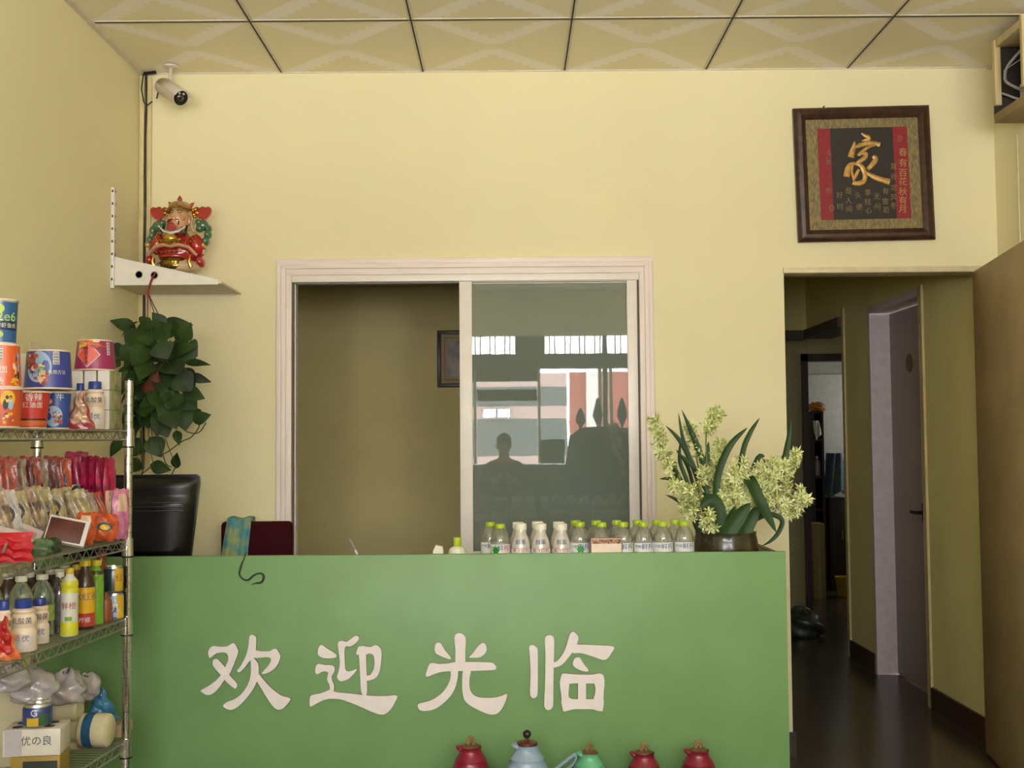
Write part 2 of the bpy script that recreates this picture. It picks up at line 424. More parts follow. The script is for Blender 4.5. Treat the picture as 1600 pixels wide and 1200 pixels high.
# open door leaf, swung into the room
hz = DZ - .02
h0 = at(1527, 430, BY - .01); h0.z = 0
far_top = at_z(1600, 380, hz); dv = Vector((far_top.x - h0.x, far_top.y - h0.y, 0)).normalized()
dn = Vector((dv.y, -dv.x, 0))
if dn.x > 0: dn = -dn
tan = M('tan_door', (168, 148, 112), .55, noise=.08, nscale=5, bump=.08, bscale=60)
d3 = bpy.data.objects.new('door_3', None); scene.collection.objects.link(d3); struct(d3); d3.location = h0
d3.rotation_euler = (0, 0, math.atan2(dv.y, dv.x))
b = MB(); b.box2((0, -.02, .012), (.90, .02, hz), tan, .003)
d3leaf = b.build('leaf', d3)
# serving hatch: moulded casing, top track, one sliding sash with glass and insect screen
w1 = bpy.data.objects.new('window_1', None); scene.collection.objects.link(w1); struct(w1)
ox0, ox1 = at(432.5, 600, BY).x, at(1022, 600, BY).x
ix0, ix1 = at(456.5, 600, BY).x, at(1000, 600, BY).x
oz, iz = at(720, 402, BY - .02).z, at(720, 428, BY - .02).z
steps = [(0, .30, .016), (.30, .62, .024), (.62, 1.0, .018)]
b = MB()
for (f0, f1, dp) in steps:
    for side in (-1, 1):
        a0, a1 = (ox0 + (ix0 - ox0) * f0, ox0 + (ix0 - ox0) * f1) if side < 0 else (ox1 - (ox1 - ix1) * f1, ox1 - (ox1 - ix1) * f0)
        b.box2((a0, BY - dp, WZ0 - .05), (a1, BY + .003, oz - (oz - iz) * f0), cream, .0025)
    b.box2((ox0 + (ix0 - ox0) * f0, BY - dp - .0004, oz - (oz - iz) * f1), (ox1 - (ox1 - ix1) * f0, BY + .003, oz - (oz - iz) * f0), creamh, .0025)
b.build('casing', w1)
b = MB(); tz = at(720, 439.5, BY).z
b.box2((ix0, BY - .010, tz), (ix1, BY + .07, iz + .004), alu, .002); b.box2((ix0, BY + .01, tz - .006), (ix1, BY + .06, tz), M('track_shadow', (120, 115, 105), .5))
b.build('top_track', w1)
b = MB(); b.box2((ix0, BY, WZ0), (ix0 + .006, BY + .08, tz), M('jamb_dark', (92, 82, 70), .6)); b.box2((ix0 + .006, BY + .02, WZ0), (ix0 + .011, BY + .07, tz), alu)
b.box2((ix1 - .006, BY, WZ0), (ix1 + .004, BY + .08, tz), M('jamb_dark', (92, 82, 70), .6)); b.build('jamb', w1)
b = MB(); b.box2((ox0, BY - .05, WZ0 - .03), (ox1, BY + .1, WZ0), cream, .004); b.build('sill', w1)
sx0, sx1 = at(718.5, 600, BY + .01).x, at(997, 600, BY + .01).x
g0, g1 = at(738, 600, BY + .01).x, at(981, 600, BY + .01).x
sz1 = tz + .002; gz = at(860, 440, BY + .01).z
b = MB(); b.box2((sx0, BY + .004, WZ0), (g0, BY + .03, sz1), alu, .0015); b.box2((g1, BY + .004, WZ0), (sx1, BY + .03, sz1), alu, .0015)
b.box2((g0, BY + .004, gz), (g1, BY + .03, sz1), alu, .0015); b.box2((g0, BY + .004, WZ0), (g1, BY + .03, WZ0 + .05), alu, .0015)
b.box2((g0, BY + .012, gz - .006), (g1, BY + .02, gz), white_paint)
sash = b.build('sliding_sash', w1)
pane = MB(); kx = [g0, g1]
pane.grid(lambda u, v: Vector((g0 + (g1 - g0) * u, BY + .013, WZ0 + .05 + (gz - WZ0 - .05) * v)), 1, 1, clear('hatch_glass', (232, 236, 232), .16, .012, bump=.003, bscale=5)); pane.build('glass_pane', sash)
def screen_material():
    m = bpy.data.materials.new('insect_screen'); m.use_nodes = True; nt = m.node_tree; N = nt.nodes; L = nt.links
    N.remove(N['Principled BSDF']); out = N['Material Output']
    t_ = N.new('ShaderNodeBsdfTransparent'); d = N.new('ShaderNodeBsdfDiffuse'); d.inputs[0].default_value = lin((150, 158, 154))
    tc = N.new('ShaderNodeTexCoord'); sp = N.new('ShaderNodeSeparateXYZ'); L.new(tc.outputs['Object'], sp.inputs[0])
    def wave(o, per, duty):
        a = N.new('ShaderNodeMath'); a.operation = 'DIVIDE'; L.new(o, a.inputs[0]); a.inputs[1].default_value = per
        f = N.new('ShaderNodeMath'); f.operation = 'FRACT'; L.new(a.outputs[0], f.inputs[0])
        c = N.new('ShaderNodeMath'); c.operation = 'LESS_THAN'; L.new(f.outputs[0], c.inputs[0]); c.inputs[1].default_value = duty
        return c.outputs[0]
    a = wave(sp.outputs[0], .0046, .42); b_ = wave(sp.outputs[2], .0046, .42)
    mxx = N.new('ShaderNodeMath'); mxx.operation = 'MAXIMUM'; L.new(a, mxx.inputs[0]); L.new(b_, mxx.inputs[1])
    mr = N.new('ShaderNodeMapRange'); mr.inputs[3].default_value = .62; mr.inputs[4].default_value = .97; L.new(mxx.outputs[0], mr.inputs[0])
    ms = N.new('ShaderNodeMixShader'); L.new(mr.outputs[0], ms.inputs[0]); L.new(t_.outputs[0], ms.inputs[1]); L.new(d.outputs[0], ms.inputs[2]); L.new(ms.outputs[0], out.inputs[0])
    return m
scr = MB(); scr.grid(lambda u, v: Vector((g0 + (g1 - g0) * u, BY + .026, WZ0 + .05 + (gz - WZ0 - .05) * v)), 1, 1, screen_material()); scr.build('insect_screen', sash)
# ------------------------------------------------------------------ reception counter
KY = 3.80                                     # front face of the counter
KZ = at(700, 866, KY).z
KX0, KX1 = XL + .004, at(1228.5, 900, KY).x
WT = KZ - .105                                # worktop behind the raised front
green = M('green_counter_board', (112, 149, 97), .42, noise=.05, nscale=5, bump=.02, bscale=300, spec=.35)
edgeb = M('board_edge_brown', (104, 86, 58), .6)
foam = M('letter_foam', (224, 214, 216), .6, noise=.03, nscale=30)
foam_side = M('letter_edge', (150, 118, 96), .7)
ctr = thing('reception_counter', 'long green reception counter with white welcome characters on its front', 'counter', ((KX0 + KX1) / 2, KY, 0))
co = Vector(ctr.location)
def loc(o, p): return Vector(p) - o
b = MB(); b.box2(loc(co, (KX0, KY, 0)), loc(co, (KX1, KY + .02, KZ)), green, .0015); b.build('front_panel', ctr)
b = MB(); b.box2(loc(co, (KX1 - .02, KY + .0205, 0)), loc(co, (KX1, KY + .46, KZ - .014)), green, .001)
b.box2(loc(co, (KX1 - .0195, KY + .021, KZ - .014)), loc(co, (KX1 - .0005, KY + .46, KZ - .011)), edgeb); b.build('end_panel', ctr)
b = MB(); b.box2(loc(co, (KX0, KY + .0205, WT - .025)), loc(co, (KX1 - .0205, KY + .46, WT)), M('worktop_laminate', (170, 160, 140), .4), .002); b.build('worktop', ctr)
G8 = 160 / 1371
CHARS = {
 '欢': (310, [
  [(130,345),(155,280),(205,250),(300,262),(385,255),(440,225),(480,215),(515,270),(535,320),(520,380),(490,460),(455,545),(420,620),(350,705),(290,790),(230,860),(170,900),(110,908),(60,880),(30,850),(100,810),(190,750),(260,690),(320,610),(365,520),(395,450),(398,390),(370,345),(310,338),(240,350),(190,385),(150,412)],
  [(190,470),(205,435),(250,425),(300,470),(360,540),(415,640),(470,700),(515,755),(515,800),(490,822),(440,790),(370,725),(300,640),(220,550),(193,505)],
  [(680,140),(700,108),(735,103),(770,130),(775,180),(768,310),(750,400),(690,450),(620,540),(570,590),(540,605),(520,580),(560,530),(610,440),(650,340),(672,230)],
  [(730,310),(850,322),(950,320),(1000,295),(1045,290),(1075,335),(1098,385),(1080,460),(1040,530),(970,590),(900,620),(850,622),(880,580),(940,510),(970,450),(960,410),(900,402),(740,408)],
  [(700,430),(735,410),(780,460),(805,510),(805,620),(790,700),(740,820),(660,930),(580,1020),(500,1085),(430,1107),(370,1090),(330,1050),(390,1000),(490,960),(580,890),(650,790),(690,690),(705,580)],
  [(790,610),(850,680),(940,780),(1030,860),(1120,920),(1232,955),(1190,1030),(1130,1090),(1075,1105),(1020,1080),(960,1010),(890,900),(800,750),(760,690)]]),
 '迎': (475, [
  [(185,320),(200,265),(240,235),(300,280),(390,335),(440,380),(410,410),(330,418),(240,408),(190,370)],
  [(150,580),(165,515),(200,490),(280,505),(370,508),(410,540),(405,600),(375,650),(375,700),(400,770),(400,830),(385,880),(320,880),(345,830),(340,770),(310,710),(318,640),(325,610),(290,592),(240,598),(190,625),(160,622)],
  [(75,990),(85,930),(120,905),(220,885),(300,855),(350,835),(430,868),(600,885),(800,908),(950,920),(1100,920),(1245,915),(1220,1000),(1160,1100),(1090,1160),(1030,1170),(950,1150),(800,1085),(650,1020),(500,970),(400,958),(300,965),(200,1005),(100,1060),(78,1050)],
  [(452,240),(465,195),(510,182),(570,195),(630,155),(690,115),(730,125),(732,165),(690,215),(620,258),(548,270),(548,480),(560,570),(600,590),(660,575),(708,558),(670,620),(600,690),(520,722),(470,715),(442,665),(460,600),(480,480),(465,330)],
  [(702,345),(720,280),(750,255),(830,262),(830,370),(835,550),(845,850),(825,915),(785,905),(762,840),(752,650),(735,380),(710,375)],
  [(800,262),(890,265),(950,240),(1000,255),(1035,310),(1038,400),(1020,560),(985,650),(930,695),(840,715),(838,650),(890,635),(930,570),(945,480),(935,390),(905,358),(860,355),(800,370)]]),
 '光': (645, [
  [(555,150),(575,95),(620,78),(670,95),(710,155),(705,300),(700,480),(660,520),(600,520),(570,470),(570,300)],
  [(292,300),(305,230),(345,203),(385,230),(430,310),(500,390),(502,430),(430,410),(350,375),(310,350)],
  [(755,405),(800,350),(870,260),(920,215),(960,215),(985,260),(985,320),(950,370),(890,405),(800,410)],
  [(175,630),(195,560),(240,478),(350,490),(480,482),(600,462),(800,465),(1040,472),(1095,500),(1118,540),(1095,572),(960,580),(780,585),(500,590),(380,600),(280,630),(210,660),(178,655)],
  [(515,570),(600,570),(600,680),(570,800),(520,900),(440,990),(340,1070),(250,1110),(150,1122),(90,1105),(65,1055),(90,1020),(180,1000),(280,960),(380,890),(460,790),(505,680)],
  [(680,570),(775,570),(760,680),(760,800),(790,880),(860,930),(970,945),(1100,940),(1200,915),(1262,890),(1245,980),(1200,1080),(1140,1150),(1080,1170),(1000,1160),(880,1110),(770,1050),(695,980),(665,870),(660,730)]]),
 '临': (815, [
  [(100,285),(110,248),(145,240),(190,262),(215,320),(217,600),(215,870),(200,930),(160,952),(125,930),(112,860),(120,600),(108,350)],
  [(310,180),(325,125),(370,105),(415,120),(437,180),(432,400),(425,800),(422,1030),(400,1090),(355,1110),(315,1085),(303,1020),(315,700),(318,350)],
  [(640,110),(680,60),(720,80),(760,135),(750,200),(720,270),(670,350),(600,440),(530,510),(430,540),(420,480),(480,450),(550,360),(600,250)],
  [(680,225),(760,232),(900,235),(1050,242),(1235,262),(1200,350),(1150,420),(1100,440),(1040,425),(900,375),(780,345),(680,340)],
  [(685,485),(705,425),(750,402),(785,415),(830,490),(890,565),(885,592),(820,588),(740,555),(700,525)],
  [(520,690),(535,635),(565,618),(700,630),(850,635),(970,632),(1040,618),(1090,640),(1105,690),(1100,752),(960,755),(700,752),(640,760),(518,760)],
  [(518,740),(632,740),(627,900),(645,965),(640,1000),(560,1120),(550,1100),(530,900)],
  [(980,740),(1104,740),(1100,850),(1090,1090),(1060,1120),(960,1000),(962,960),(985,880),(988,800)],
  [(755,745),(862,745),(862,970),(755,970)],
  [(535,955),(640,945),(690,962),(960,962),(1092,950),(1090,1090),(1045,1125),(950,1100),(820,1098),(690,1100),(580,1128),(550,1100)]]),
}
for ch, (x0, polys) in CHARS.items():
    b = MB()
    for q, pl in enumerate(polys):
        pts = smooth_poly(pl, 3) if len(pl) > 4 else pl
        yf = KY - .009 - .00015 * q
        b.prism(pts, lambda x, y: loc(co, at(x0 + x * G8, 980 + y * G8, yf)), lambda x, y: loc(co, at(x0 + x * G8, 980 + y * G8, yf) + Vector((0, .0087 + .00015 * q, 0))), foam, foam_side)
    o = b.build('raised_character', ctr, flat=True); o['label'] = 'raised white foam character ' + ch

# dark cord dangling over the counter front
pts = [(383, 867), (381, 874), (378, 880), (375, 890), (374, 898), (380, 905), (388, 906), (395, 900), (403, 896), (410, 897), (412, 903), (408, 910), (400, 911), (393, 913)]
P = [at(x, y, KY - .004) for x, y in smooth_line([(a, c, 0) for a, c in pts], 3) for x, y in [(x, y)]] if False else [at(v.x, v.y, KY - .0045) for v in smooth_line([(a, c, 0) for a, c in pts], 3)]
P = [P[0] + Vector((0, .03, .004)), P[0] + Vector((0, .012, .006))] + P
b = MB(); b.tube(P, lerp_list([.0015, .002, .0035, .0025, .0035, .0028, .004, .0035, .001], len(P)), M('cord_dark', (44, 52, 36), .6), 7)
tag(b.build('loose_cord'), 'thin dark curled cord hanging over the top edge of the green counter front', 'cord')

# ------------------------------------------------------------------ bottles on the worktop
def bottle(name, label, cat, pos, r, h, prof, body_m, cap, cap_m, labels=(), group=None, texts=(), rz=0.0, liquid=None, n=20, sx=1, sy=1):
    """prof: [(r fraction, z fraction)] shoulder to neck; cap: (r, z0, z1); labels: [(z0, z1, material, a0, a1)] as fractions"""
    o = thing(name, label, cat, pos, rz, group)
    P = [(r * a, h * z) for a, z in prof]
    b = MB(); b.lathe(P, body_m, n=n, sx=sx, sy=sy); b.build('body', o)
    def rad(z):
        for q in range(len(P) - 1):
            if P[q][1] <= z <= P[q + 1][1]:
                return P[q][0] + (P[q + 1][0] - P[q][0]) * (z - P[q][1]) / max(1e-9, P[q + 1][1] - P[q][1])
        return r
    if liquid is not None:
        lm, lz = liquid
        b = MB(); b.lathe([(0, P[0][1] + .002)] + [(max(0, a - .0015), z + .0015) for a, z in P if z < lz * h] + [(rad(lz * h) - .0015, lz * h), (0, lz * h)], lm, n=n, sx=sx, sy=sy, caps=False); b.build('liquid', o)
    b = MB(); cr, c0, c1 = cap
    b.lathe([(cr * .98, h * c0), (cr, h * c0 + .001), (cr, h * c1 - .0025), (cr * .9, h * c1), (0, h * c1)], cap_m, n=n)
    for q in range(n): pass
    b.build('cap', o)
    for (z0, z1, m, a0, a1) in labels:
        b = MB(); zs = [z0 + (z1 - z0) * q / 8 for q in range(9)]
        b.lathe([(rad(z * h) + .0006, z * h) for z in zs], m, n=n, a0=a0, a1=a1, caps=False, sx=sx, sy=sy); b.build('label', o, recalc=False)
    for (s_, size, ang, z, m) in texts:
        b = MB(); zz = z * h
        b.text(s_, size, lambda x, y: Vector(((rad(zz + y) + .0012) * math.cos(ang + x / r) * sx, (rad(zz + y) + .0012) * math.sin(ang + x / r) * sy, zz + y)), m)
        b.build('print', o, recalc=False)
    return o
TAU = 2 * math.pi
pet = clear('clear_bottle_plastic', (238, 240, 234), .16, .08, .16, (206, 206, 196))
pet_g = clear('green_tinted_plastic', (214, 230, 214), .2, .06, .26, (170, 190, 166))
milky = M('milky_bottle_plastic', (206, 198, 190), .22, noise=.10, nscale=30, coat=.5)
lime = M('lime_cap', (168, 192, 34), .4, noise=.03); whitecap = M('white_cap', (228, 224, 208), .45, noise=.03)
lab_white = M('label_white', (222, 222, 218), .45, noise=.05, nscale=80); lab_pink = M('label_pink', (226, 196, 190), .5)
ink_blue = M('ink_blue', (62, 82, 140), .5); ink_red = M('ink_red', (176, 60, 56), .5); ink_dark = M('ink_dark', (48, 44, 60), .5)
mint = M('mint_leaf_print', (40, 128, 44), .5)
PF_LIME = [(.55, 0), (.95, .005), (1, .03), (1, .30), (.97, .33), (1, .36), (1, .72), (.97, .765), (.88, .815), (.70, .865), (.50, .90), (.44, .93)]
PF_JUICE = [(.6, 0), (.97, .006), (1, .03), (1, .60), (.95, .67), (.84, .74), (.69, .80), (.60, .84), (.58, .90)]
back_v = -math.pi / 2                         # angle facing the camera
lime_x = [(766, 781.5), (899.5, 906), (931.5, 940), (963.5, 973.5), (996, 1005), (1026, 1035.5), (1055, 1068.5)]
lime_top = [(816, 818.8), (813.5, 816), (813.5, 816.5), (813.3, 816.3), (813, 816.2), (812.8, 815.5), (812, 814.6)]
juice_x = [(809.5, 813.5), (840, 844.5), (873, 877)]
juice_top = [(816, 818), (815, 818.4), (815.4, 818.6)]
Yf, Yb = 3.872, 3.952
names = ['leftmost pair', 'pair right of the white caps', 'third pair', 'fourth pair', 'fifth pair', 'sixth pair', 'rightmost pair']
for i, (xb, xf) in enumerate(lime_x):
    for row, (x, Yq) in enumerate(((xb, Yb), (xf, Yf))):
        ty = lime_top[i][row]; p = at(x, ty, Yq); h = p.z - WT
        where = 'back row' if row == 0 else 'front row'
        lb = [(.25, .665, lab_white, 0, TAU)]
        tx = [('鲜榨', .022, back_v + .35, .60, ink_blue), ('柠檬水', .012, back_v - .5, .60, ink_blue)]
        ext = ''
        if (i, row) == (0, 1): ext = ', mint leaf and pink patch'
        if (i, row) == (1, 1): ext = ', mint leaf print'
        o = bottle('drink_bottle', 'clear lime-capped bottle, %s, %s on counter%s' % (where, names[i], ext), 'bottle',
                   (p.x, Yq, WT + .0006), .0325, h, PF_LIME, pet, (.0165, .925, 1.0), lime, lb, 'lime-capped bottles on the counter', tx, liquid=None)
        if ext:
            b = MB()
            lf = [(0, .5), (.12, .2), (.38, .32), (.3, .08), (.5, -.05), (.3, -.2), (.36, -.45), (0, -.3), (-.36, -.45), (-.3, -.2), (-.5, -.05), (-.3, .08), (-.38, .32), (-.12, .2)]
            k = b.mi(mint); vs_ = [b.V(Vector((.0345 * math.cos(back_v + x_ * .85 - (.45 if i == 0 else 0)), .0345 * math.sin(back_v + x_ * .85 - (.45 if i == 0 else 0)), .575 * h + y_ * .034))) for x_, y_ in [(0, 0)] + lf]
            for q in range(len(lf)): b.F([vs_[0], vs_[1 + q], vs_[1 + (q + 1) % len(lf)]], k, False)
            b.build('leaf_print', o)
        if i == 0 and row == 1:
            b = MB(); b.lathe([(.0336, .30 * h), (.0336, .655 * h)], lab_pink, n=8, a0=back_v + .3, a1=back_v + 1.2, caps=False); b.build('pink_label', o, recalc=False)
jn = ['leftmost pair', 'middle pair', 'rightmost pair']
for i, (xb, xf) in enumerate(juice_x):
    for row, (x, Yq) in enumerate(((xb, Yb), (xf, Yf))):
        p = at(x, juice_top[i][row], Yq); h = p.z - WT
        bottle('drink_bottle', 'white-capped bottle with red print, %s, %s of white caps on counter' % (('back row', 'front row')[row], jn[i]), 'bottle',
               (p.x, Yq, WT + .0006), .0315, h, PF_JUICE, milky, (.0195, .895, 1.0), whitecap,
               [(.10, .58, lab_white, 0, TAU)], 'white-capped bottles on the counter',
               [('鲜果', .020, back_v, .69, ink_blue), ('果汁饮料', .015, back_v, .555, ink_red)])
# small brown card leaning on the bottles
c0, c1 = at(922.5, 864, 3.832), at(972, 840, 3.832)
cz = WT
crd = thing('printed_card', 'small brown and cream printed card leaning in front of the lime-capped bottles', 'card', ((c0.x + c1.x) / 2, 3.832, cz + .0006))
hw, hh = (c1.x - c0.x) / 2, c1.z - cz
b = MB(); b.box((0, 0, hh / 2), (hw * 2, .002, hh), M('card_brown', (120, 72, 56), .5)); b.build('backing', crd)
b = MB(); b.box((.0005, -.0012, hh - .026), (hw * 2 - .006, .0008, .046), M('card_cream', (226, 206, 190), .5)); b.build('printed_face', crd)
b = MB(); b.box((.0005, -.0018, hh - .0125), (hw * 2 - .008, .0006, .015), M('card_picture', (210, 150, 96), .5, nscale=130, rgb2=(70, 44, 40)))
b.build('picture', crd)
# lone bottle with white collar at the sash, folded paper, pen
p = at(714.5, 840, 3.93)
bottle('drink_bottle', 'single bottle with lime cap and broad white collar beside the hatch sash stile', 'bottle', (p.x, 3.93, WT + .0006), .031, p.z - WT,
       [(.6, 0), (.97, .01), (1, .04), (1, .35), (.96, .5), (.9, .56)], pet_g, (.0135, .80, 1.0), lime, [], None, [])
o = [q for q in scene.collection.objects if q.name.startswith('drink_bottle')][-1]
h = p.z - WT
b = MB(); b.lathe([(.029, h * .54), (.0315, h * .55), (.0305, h * .66), (.026, h * .75), (.015, h * .79), (.013, h * .8)], whitecap, n=20); b.build('collar', o)
p0 = at(684, 866, 3.90)
b = MB(); hz_ = at(684, 852, 3.9).z - WT
b.prism([(-.019, 0), (.019, 0), (.019, hz_ * .86), (.015, hz_ * .97), (-.006, hz_), (-.015, hz_ * .86)], lambda x, y: Vector((x, -.012, y)), lambda x, y: Vector((x, .012, y)), M('tag_white', (226, 222, 210), .6))
tag(b.build('folded_paper_packet', loc=(p0.x, 3.90, WT + .0006)), 'small white folded packet standing left of the single collared bottle', 'packet')
pb, pt = at(578, 866, 3.96), at(568, 846, 3.985)
pen = thing('pen', 'slim white pen tilted upright behind the green counter edge', 'pen', (pb.x, 3.96, WT + .004))
d_ = (pt - pb); d_ = Vector((pt.x - pb.x, pt.y - pb.y, 0)) * ((pt.z - WT) / max(.01, pt.z - pb.z)) + Vector((0, 0, pt.z - WT))
b = MB(); b.tube([d_ * 0, d_ * .1, d_ * .72], [.002, .004, .0042], M('pen_white', (226, 220, 214), .35), 10); b.build('barrel', pen)
b = MB(); b.tube([d_ * .72, d_ * .92, d_], [.0046, .0046, .002], M('pen_grey', (150, 146, 150), .35), 10); b.build('cap', pen)
hx = thing('pen_holder', 'low grey pen holder hidden behind the counter edge under the white pen', 'holder', (pb.x - .002, 3.972, WT + .0006))
b = MB(); b.lathe([(.0, .001), (.03, .001), (.03, .05), (.0285, .05), (.0285, .003), (.0, .003)], M('pen_grey', (150, 146, 150), .35)); b.build('cup', hx)
pen.location.x -= 0; 

# ------------------------------------------------------------------ thermos flasks on the floor in front
def thermos(px, ytop, yrim, halfw, rgb, label, Y, kind, handle=False):
    p = at(px, yrim, Y); rn = halfw * Y / FPX
    o = thing('thermos_flask', label, 'thermos', (p.x, Y, 0), 0, None)
    H = p.z; body = M('enamel_%d_%d' % (rgb[0], rgb[2]), rgb, .32, noise=.06, nscale=30, coat=.2)
    R = rn * 2.05
    b = MB(); b.lathe([(R * .9, 0), (R, .004), (R, .02), (R * .97, .025), (R * .97, H - rn * 3.6), (R, H - rn * 3.5), (R, H - rn * 3.3), (R * .98, H - rn * 3.2), (R * .93, H - rn * 2.6), (R * .86, H - rn * 2.1), (R * .88, H - rn * 2.0), (R * .80, H - rn * 1.7), (R * .70, H - rn * 1.25), (R * .71, H - rn * 1.15), (R * .60, H - rn * .8), (R * .50, H - rn * .5), (R * .47, H - rn * .15), (R * .50, H), (R * .46, H), (R * .44, H - .02), (R * .42, H - .05)], body, n=36); b.build('body', o)
    b = MB(); b.ball((-R * .44, 0, H - .005), (R * .25, R * .30, .009), body, 16, (0, .38, 0)); b.build('pouring_lip', o)
    b = MB()
    if kind == 'cork':
        b.lathe([(R * .40, H - .02), (R * .41, H + .002), (R * .30, H + .006), (0, H + .007)], M('cork', (120, 84, 54), .8, noise=.3, nscale=90), n=20); b.build('stopper', o)
        b = MB(); b.tube([(-.007, 0, H + .004), (-.008, 0, H + .020), (-.004, 0, H + .027), (.004, 0, H + .027), (.008, 0, H + .020), (.007, 0, H + .004)], .0055, M('cork_loop', (150, 116, 76), .7, noise=.2), 8); b.build('stopper_loop', o)
    else:
        b.lathe([(R * .40, H - .02), (R * .42, H + .004), (R * .42, H + .008), (R * .2, H + .012), (0, H + .013)], M('copper_lid', (120, 70, 56), .35, .6), n=24); b.build('stopper', o)
        b = MB(); b.rod((0, 0, H + .01), (0, 0, H + .02), .006, M('copper_lid', (120, 70, 56), .35, .6)); b.ball((0, 0, H + .031), .013, M('black_knob', (34, 26, 26), .35)); b.build('stopper_knob', o)
    if handle:
        ht = .0045
        pts = [(R * .93, 0, H - rn * 2.5), (R * 1.4, 0, H - rn * 1.75), (R * 1.92, 0, H - rn * .95), (R * 2.05, 0, H - rn * 1.05), (R * 1.88, 0, H - rn * 1.7), (R * 1.5, 0, H - rn * 2.5), (R * 1.2, 0, H - rn * 3.6), (R * .97, 0, H - rn * 4.6)]
        b = MB(); b.tube(smooth_line(pts, 4), .0048, body, 10, flat=2.4, up0=(0, 1, 0)); b.build('handle', o)
    return o
TY = 3.655
thermos(735.5, 1150, 1166.5, 16.5, (132, 10, 48), 'leftmost crimson enamel thermos flask with cork stopper in front of the counter', TY, 'cork')
thermos(823.5, 1146, 1163, 18, (142, 164, 190), 'pale blue enamel thermos flask with black knob and side handle', TY - .06, 'knob', True)
thermos(921, 1160, 1176, 15, (96, 176, 134), 'mint green enamel thermos flask between the blue and a crimson one', TY, 'cork')
thermos(1006, 1161, 1176, 16, (128, 9, 44), 'crimson enamel thermos flask right of the mint green one', TY, 'cork')
thermos(1091, 1161, 1172, 16.5, (124, 8, 43), 'rightmost crimson enamel thermos flask near the counter corner', TY, 'cork')

# ------------------------------------------------------------------ behind the counter: monitor, chair, towel
MY = 4.06
mx1, mz1 = at(311, 745, MY).x, at(260, 742, MY).z
mw = .50; mb = WT + .06
mo = thing('computer_monitor', 'glossy black computer monitor seen from behind at the left of the counter', 'monitor', (mx1 - mw / 2, MY, WT + .0006), .06)
blk = M('black_gloss_plastic', (15, 13, 14), .28, noise=.02, spec=.35); blk2 = M('black_plastic', (14, 13, 14), .35, noise=.03)
Hm = mz1 - WT
b = MB(); pl = [(-mw / 2 + .02, .06), (mw / 2 - .035, .06), (mw / 2 - .004, Hm - .03), (mw / 2 - .006, Hm - .008), (mw / 2 - .016, Hm), (-mw / 2 + .012, Hm), (-mw / 2, Hm - .012)]
b.prism(pl, lambda x, y: Vector((x, .004, y)), lambda x, y: Vector((x, .034, y)), blk); b.build('screen_bezel', mo)
b = MB(); b.grid(lambda u, v: Vector(((u - .5) * (mw - .012 - .045 * (1 - v)) - .004 * (1 - v), .006 - .040 * (1 - (abs(2 * u - 1)) ** 6) * (1 - .25 * min(1, max(0, (v - .70) / .05)))* (1 - max(0, (v - .9) / .1) ** 2) * (min(1, v * 8)), .064 + (Hm - .072) * v)), 36, 24, blk); b.build('rear_shell', mo)
b = MB()
for q in range(3): b.box((-.01, -.0335 + .002 * q, Hm - .125 + .014 * q), (mw * .84, .008, .006), blk2, .002)
b.build('vent_ridges', mo)
b = MB(); b.lathe([(.11, 0), (.11, .008), (.03, .016), (.025, .12)], blk2, n=28, sy=.75); b.build('stand', mo)

CY = 4.70
cx0, cx1, ctop = at(346, 830, CY).x, at(457.5, 830, CY).x, at(400, 814.5, CY).z
ch = thing('side_chair', 'chair with maroon padded backrest behind the counter below the hatch', 'chair', ((cx0 + cx1) / 2, CY, 0))
cw = cx1 - cx0; maroon = M('maroon_fabric', (62, 16, 24), .85, noise=.15, nscale=120, bump=.1, bscale=400, spec=.1); cdark = M('chair_frame', (40, 30, 28), .4)
b = MB(); b.box((0, 0, ctop - .19), (cw, .04, .38), maroon, .018, seg=4); b.build('backrest', ch)
b = MB(); b.box((0, -.25, .45), (cw + .08, .44, .07), maroon, .03, seg=4); b.build('seat', ch)
for sx in (-1, 1):
    b = MB(); b.rod((sx * (cw / 2 - .05), .015, 0), (sx * (cw / 2 - .05), .015, ctop - .06), .011, cdark); b.build('leg', ch)
    b = MB(); b.rod((sx * (cw / 2 - .01), -.43, 0), (sx * (cw / 2 - .01), -.43, .43), .011, cdark); b.build('leg', ch)
tx0, tx1 = at(349, 840, CY).x, at(396, 840, CY).x
def towel_m():
    m = M('towel_print', (70, 142, 160), .9, nscale=14, noise=.2, rgb2=(178, 180, 92), bump=.1, bscale=300, spec=.1); return m
b = MB(); tt = ctop + .008
def twl(u, v):
    x = (tx0 + (tx1 - tx0) * (.18 + .82 * u)) - (cx0 + cx1) / 2
    s_ = v * .66
    if s_ < .3: y, z = -.028, tt - .3 + s_; x -= .05 * (1 - s_ / .3) * (.6 + .4 * (1 - u))
    elif s_ < .36: a = (s_ - .3) / .06 * math.pi; y, z = -.028 * math.cos(a), tt + .010 * math.sin(a)
    else: y, z = .028, tt - (s_ - .36)
    w_ = .004 * math.sin(u * 11 + v * 3) + .003 * math.sin(u * 23 + 1)
    return Vector((x, y + (w_ - .007 if y < 0 else -w_ + .007), z + .004 * math.sin(u * 9)))
b.grid(twl, 18, 40, towel_m())
t_ = b.build('hand_towel', loc=((cx0 + cx1) / 2, CY, 0)); sm = t_.modifiers.new('thick', 'SOLIDIFY'); sm.thickness = .003
tag(t_, 'blue and yellow printed towel draped over the maroon chair back', 'towel')
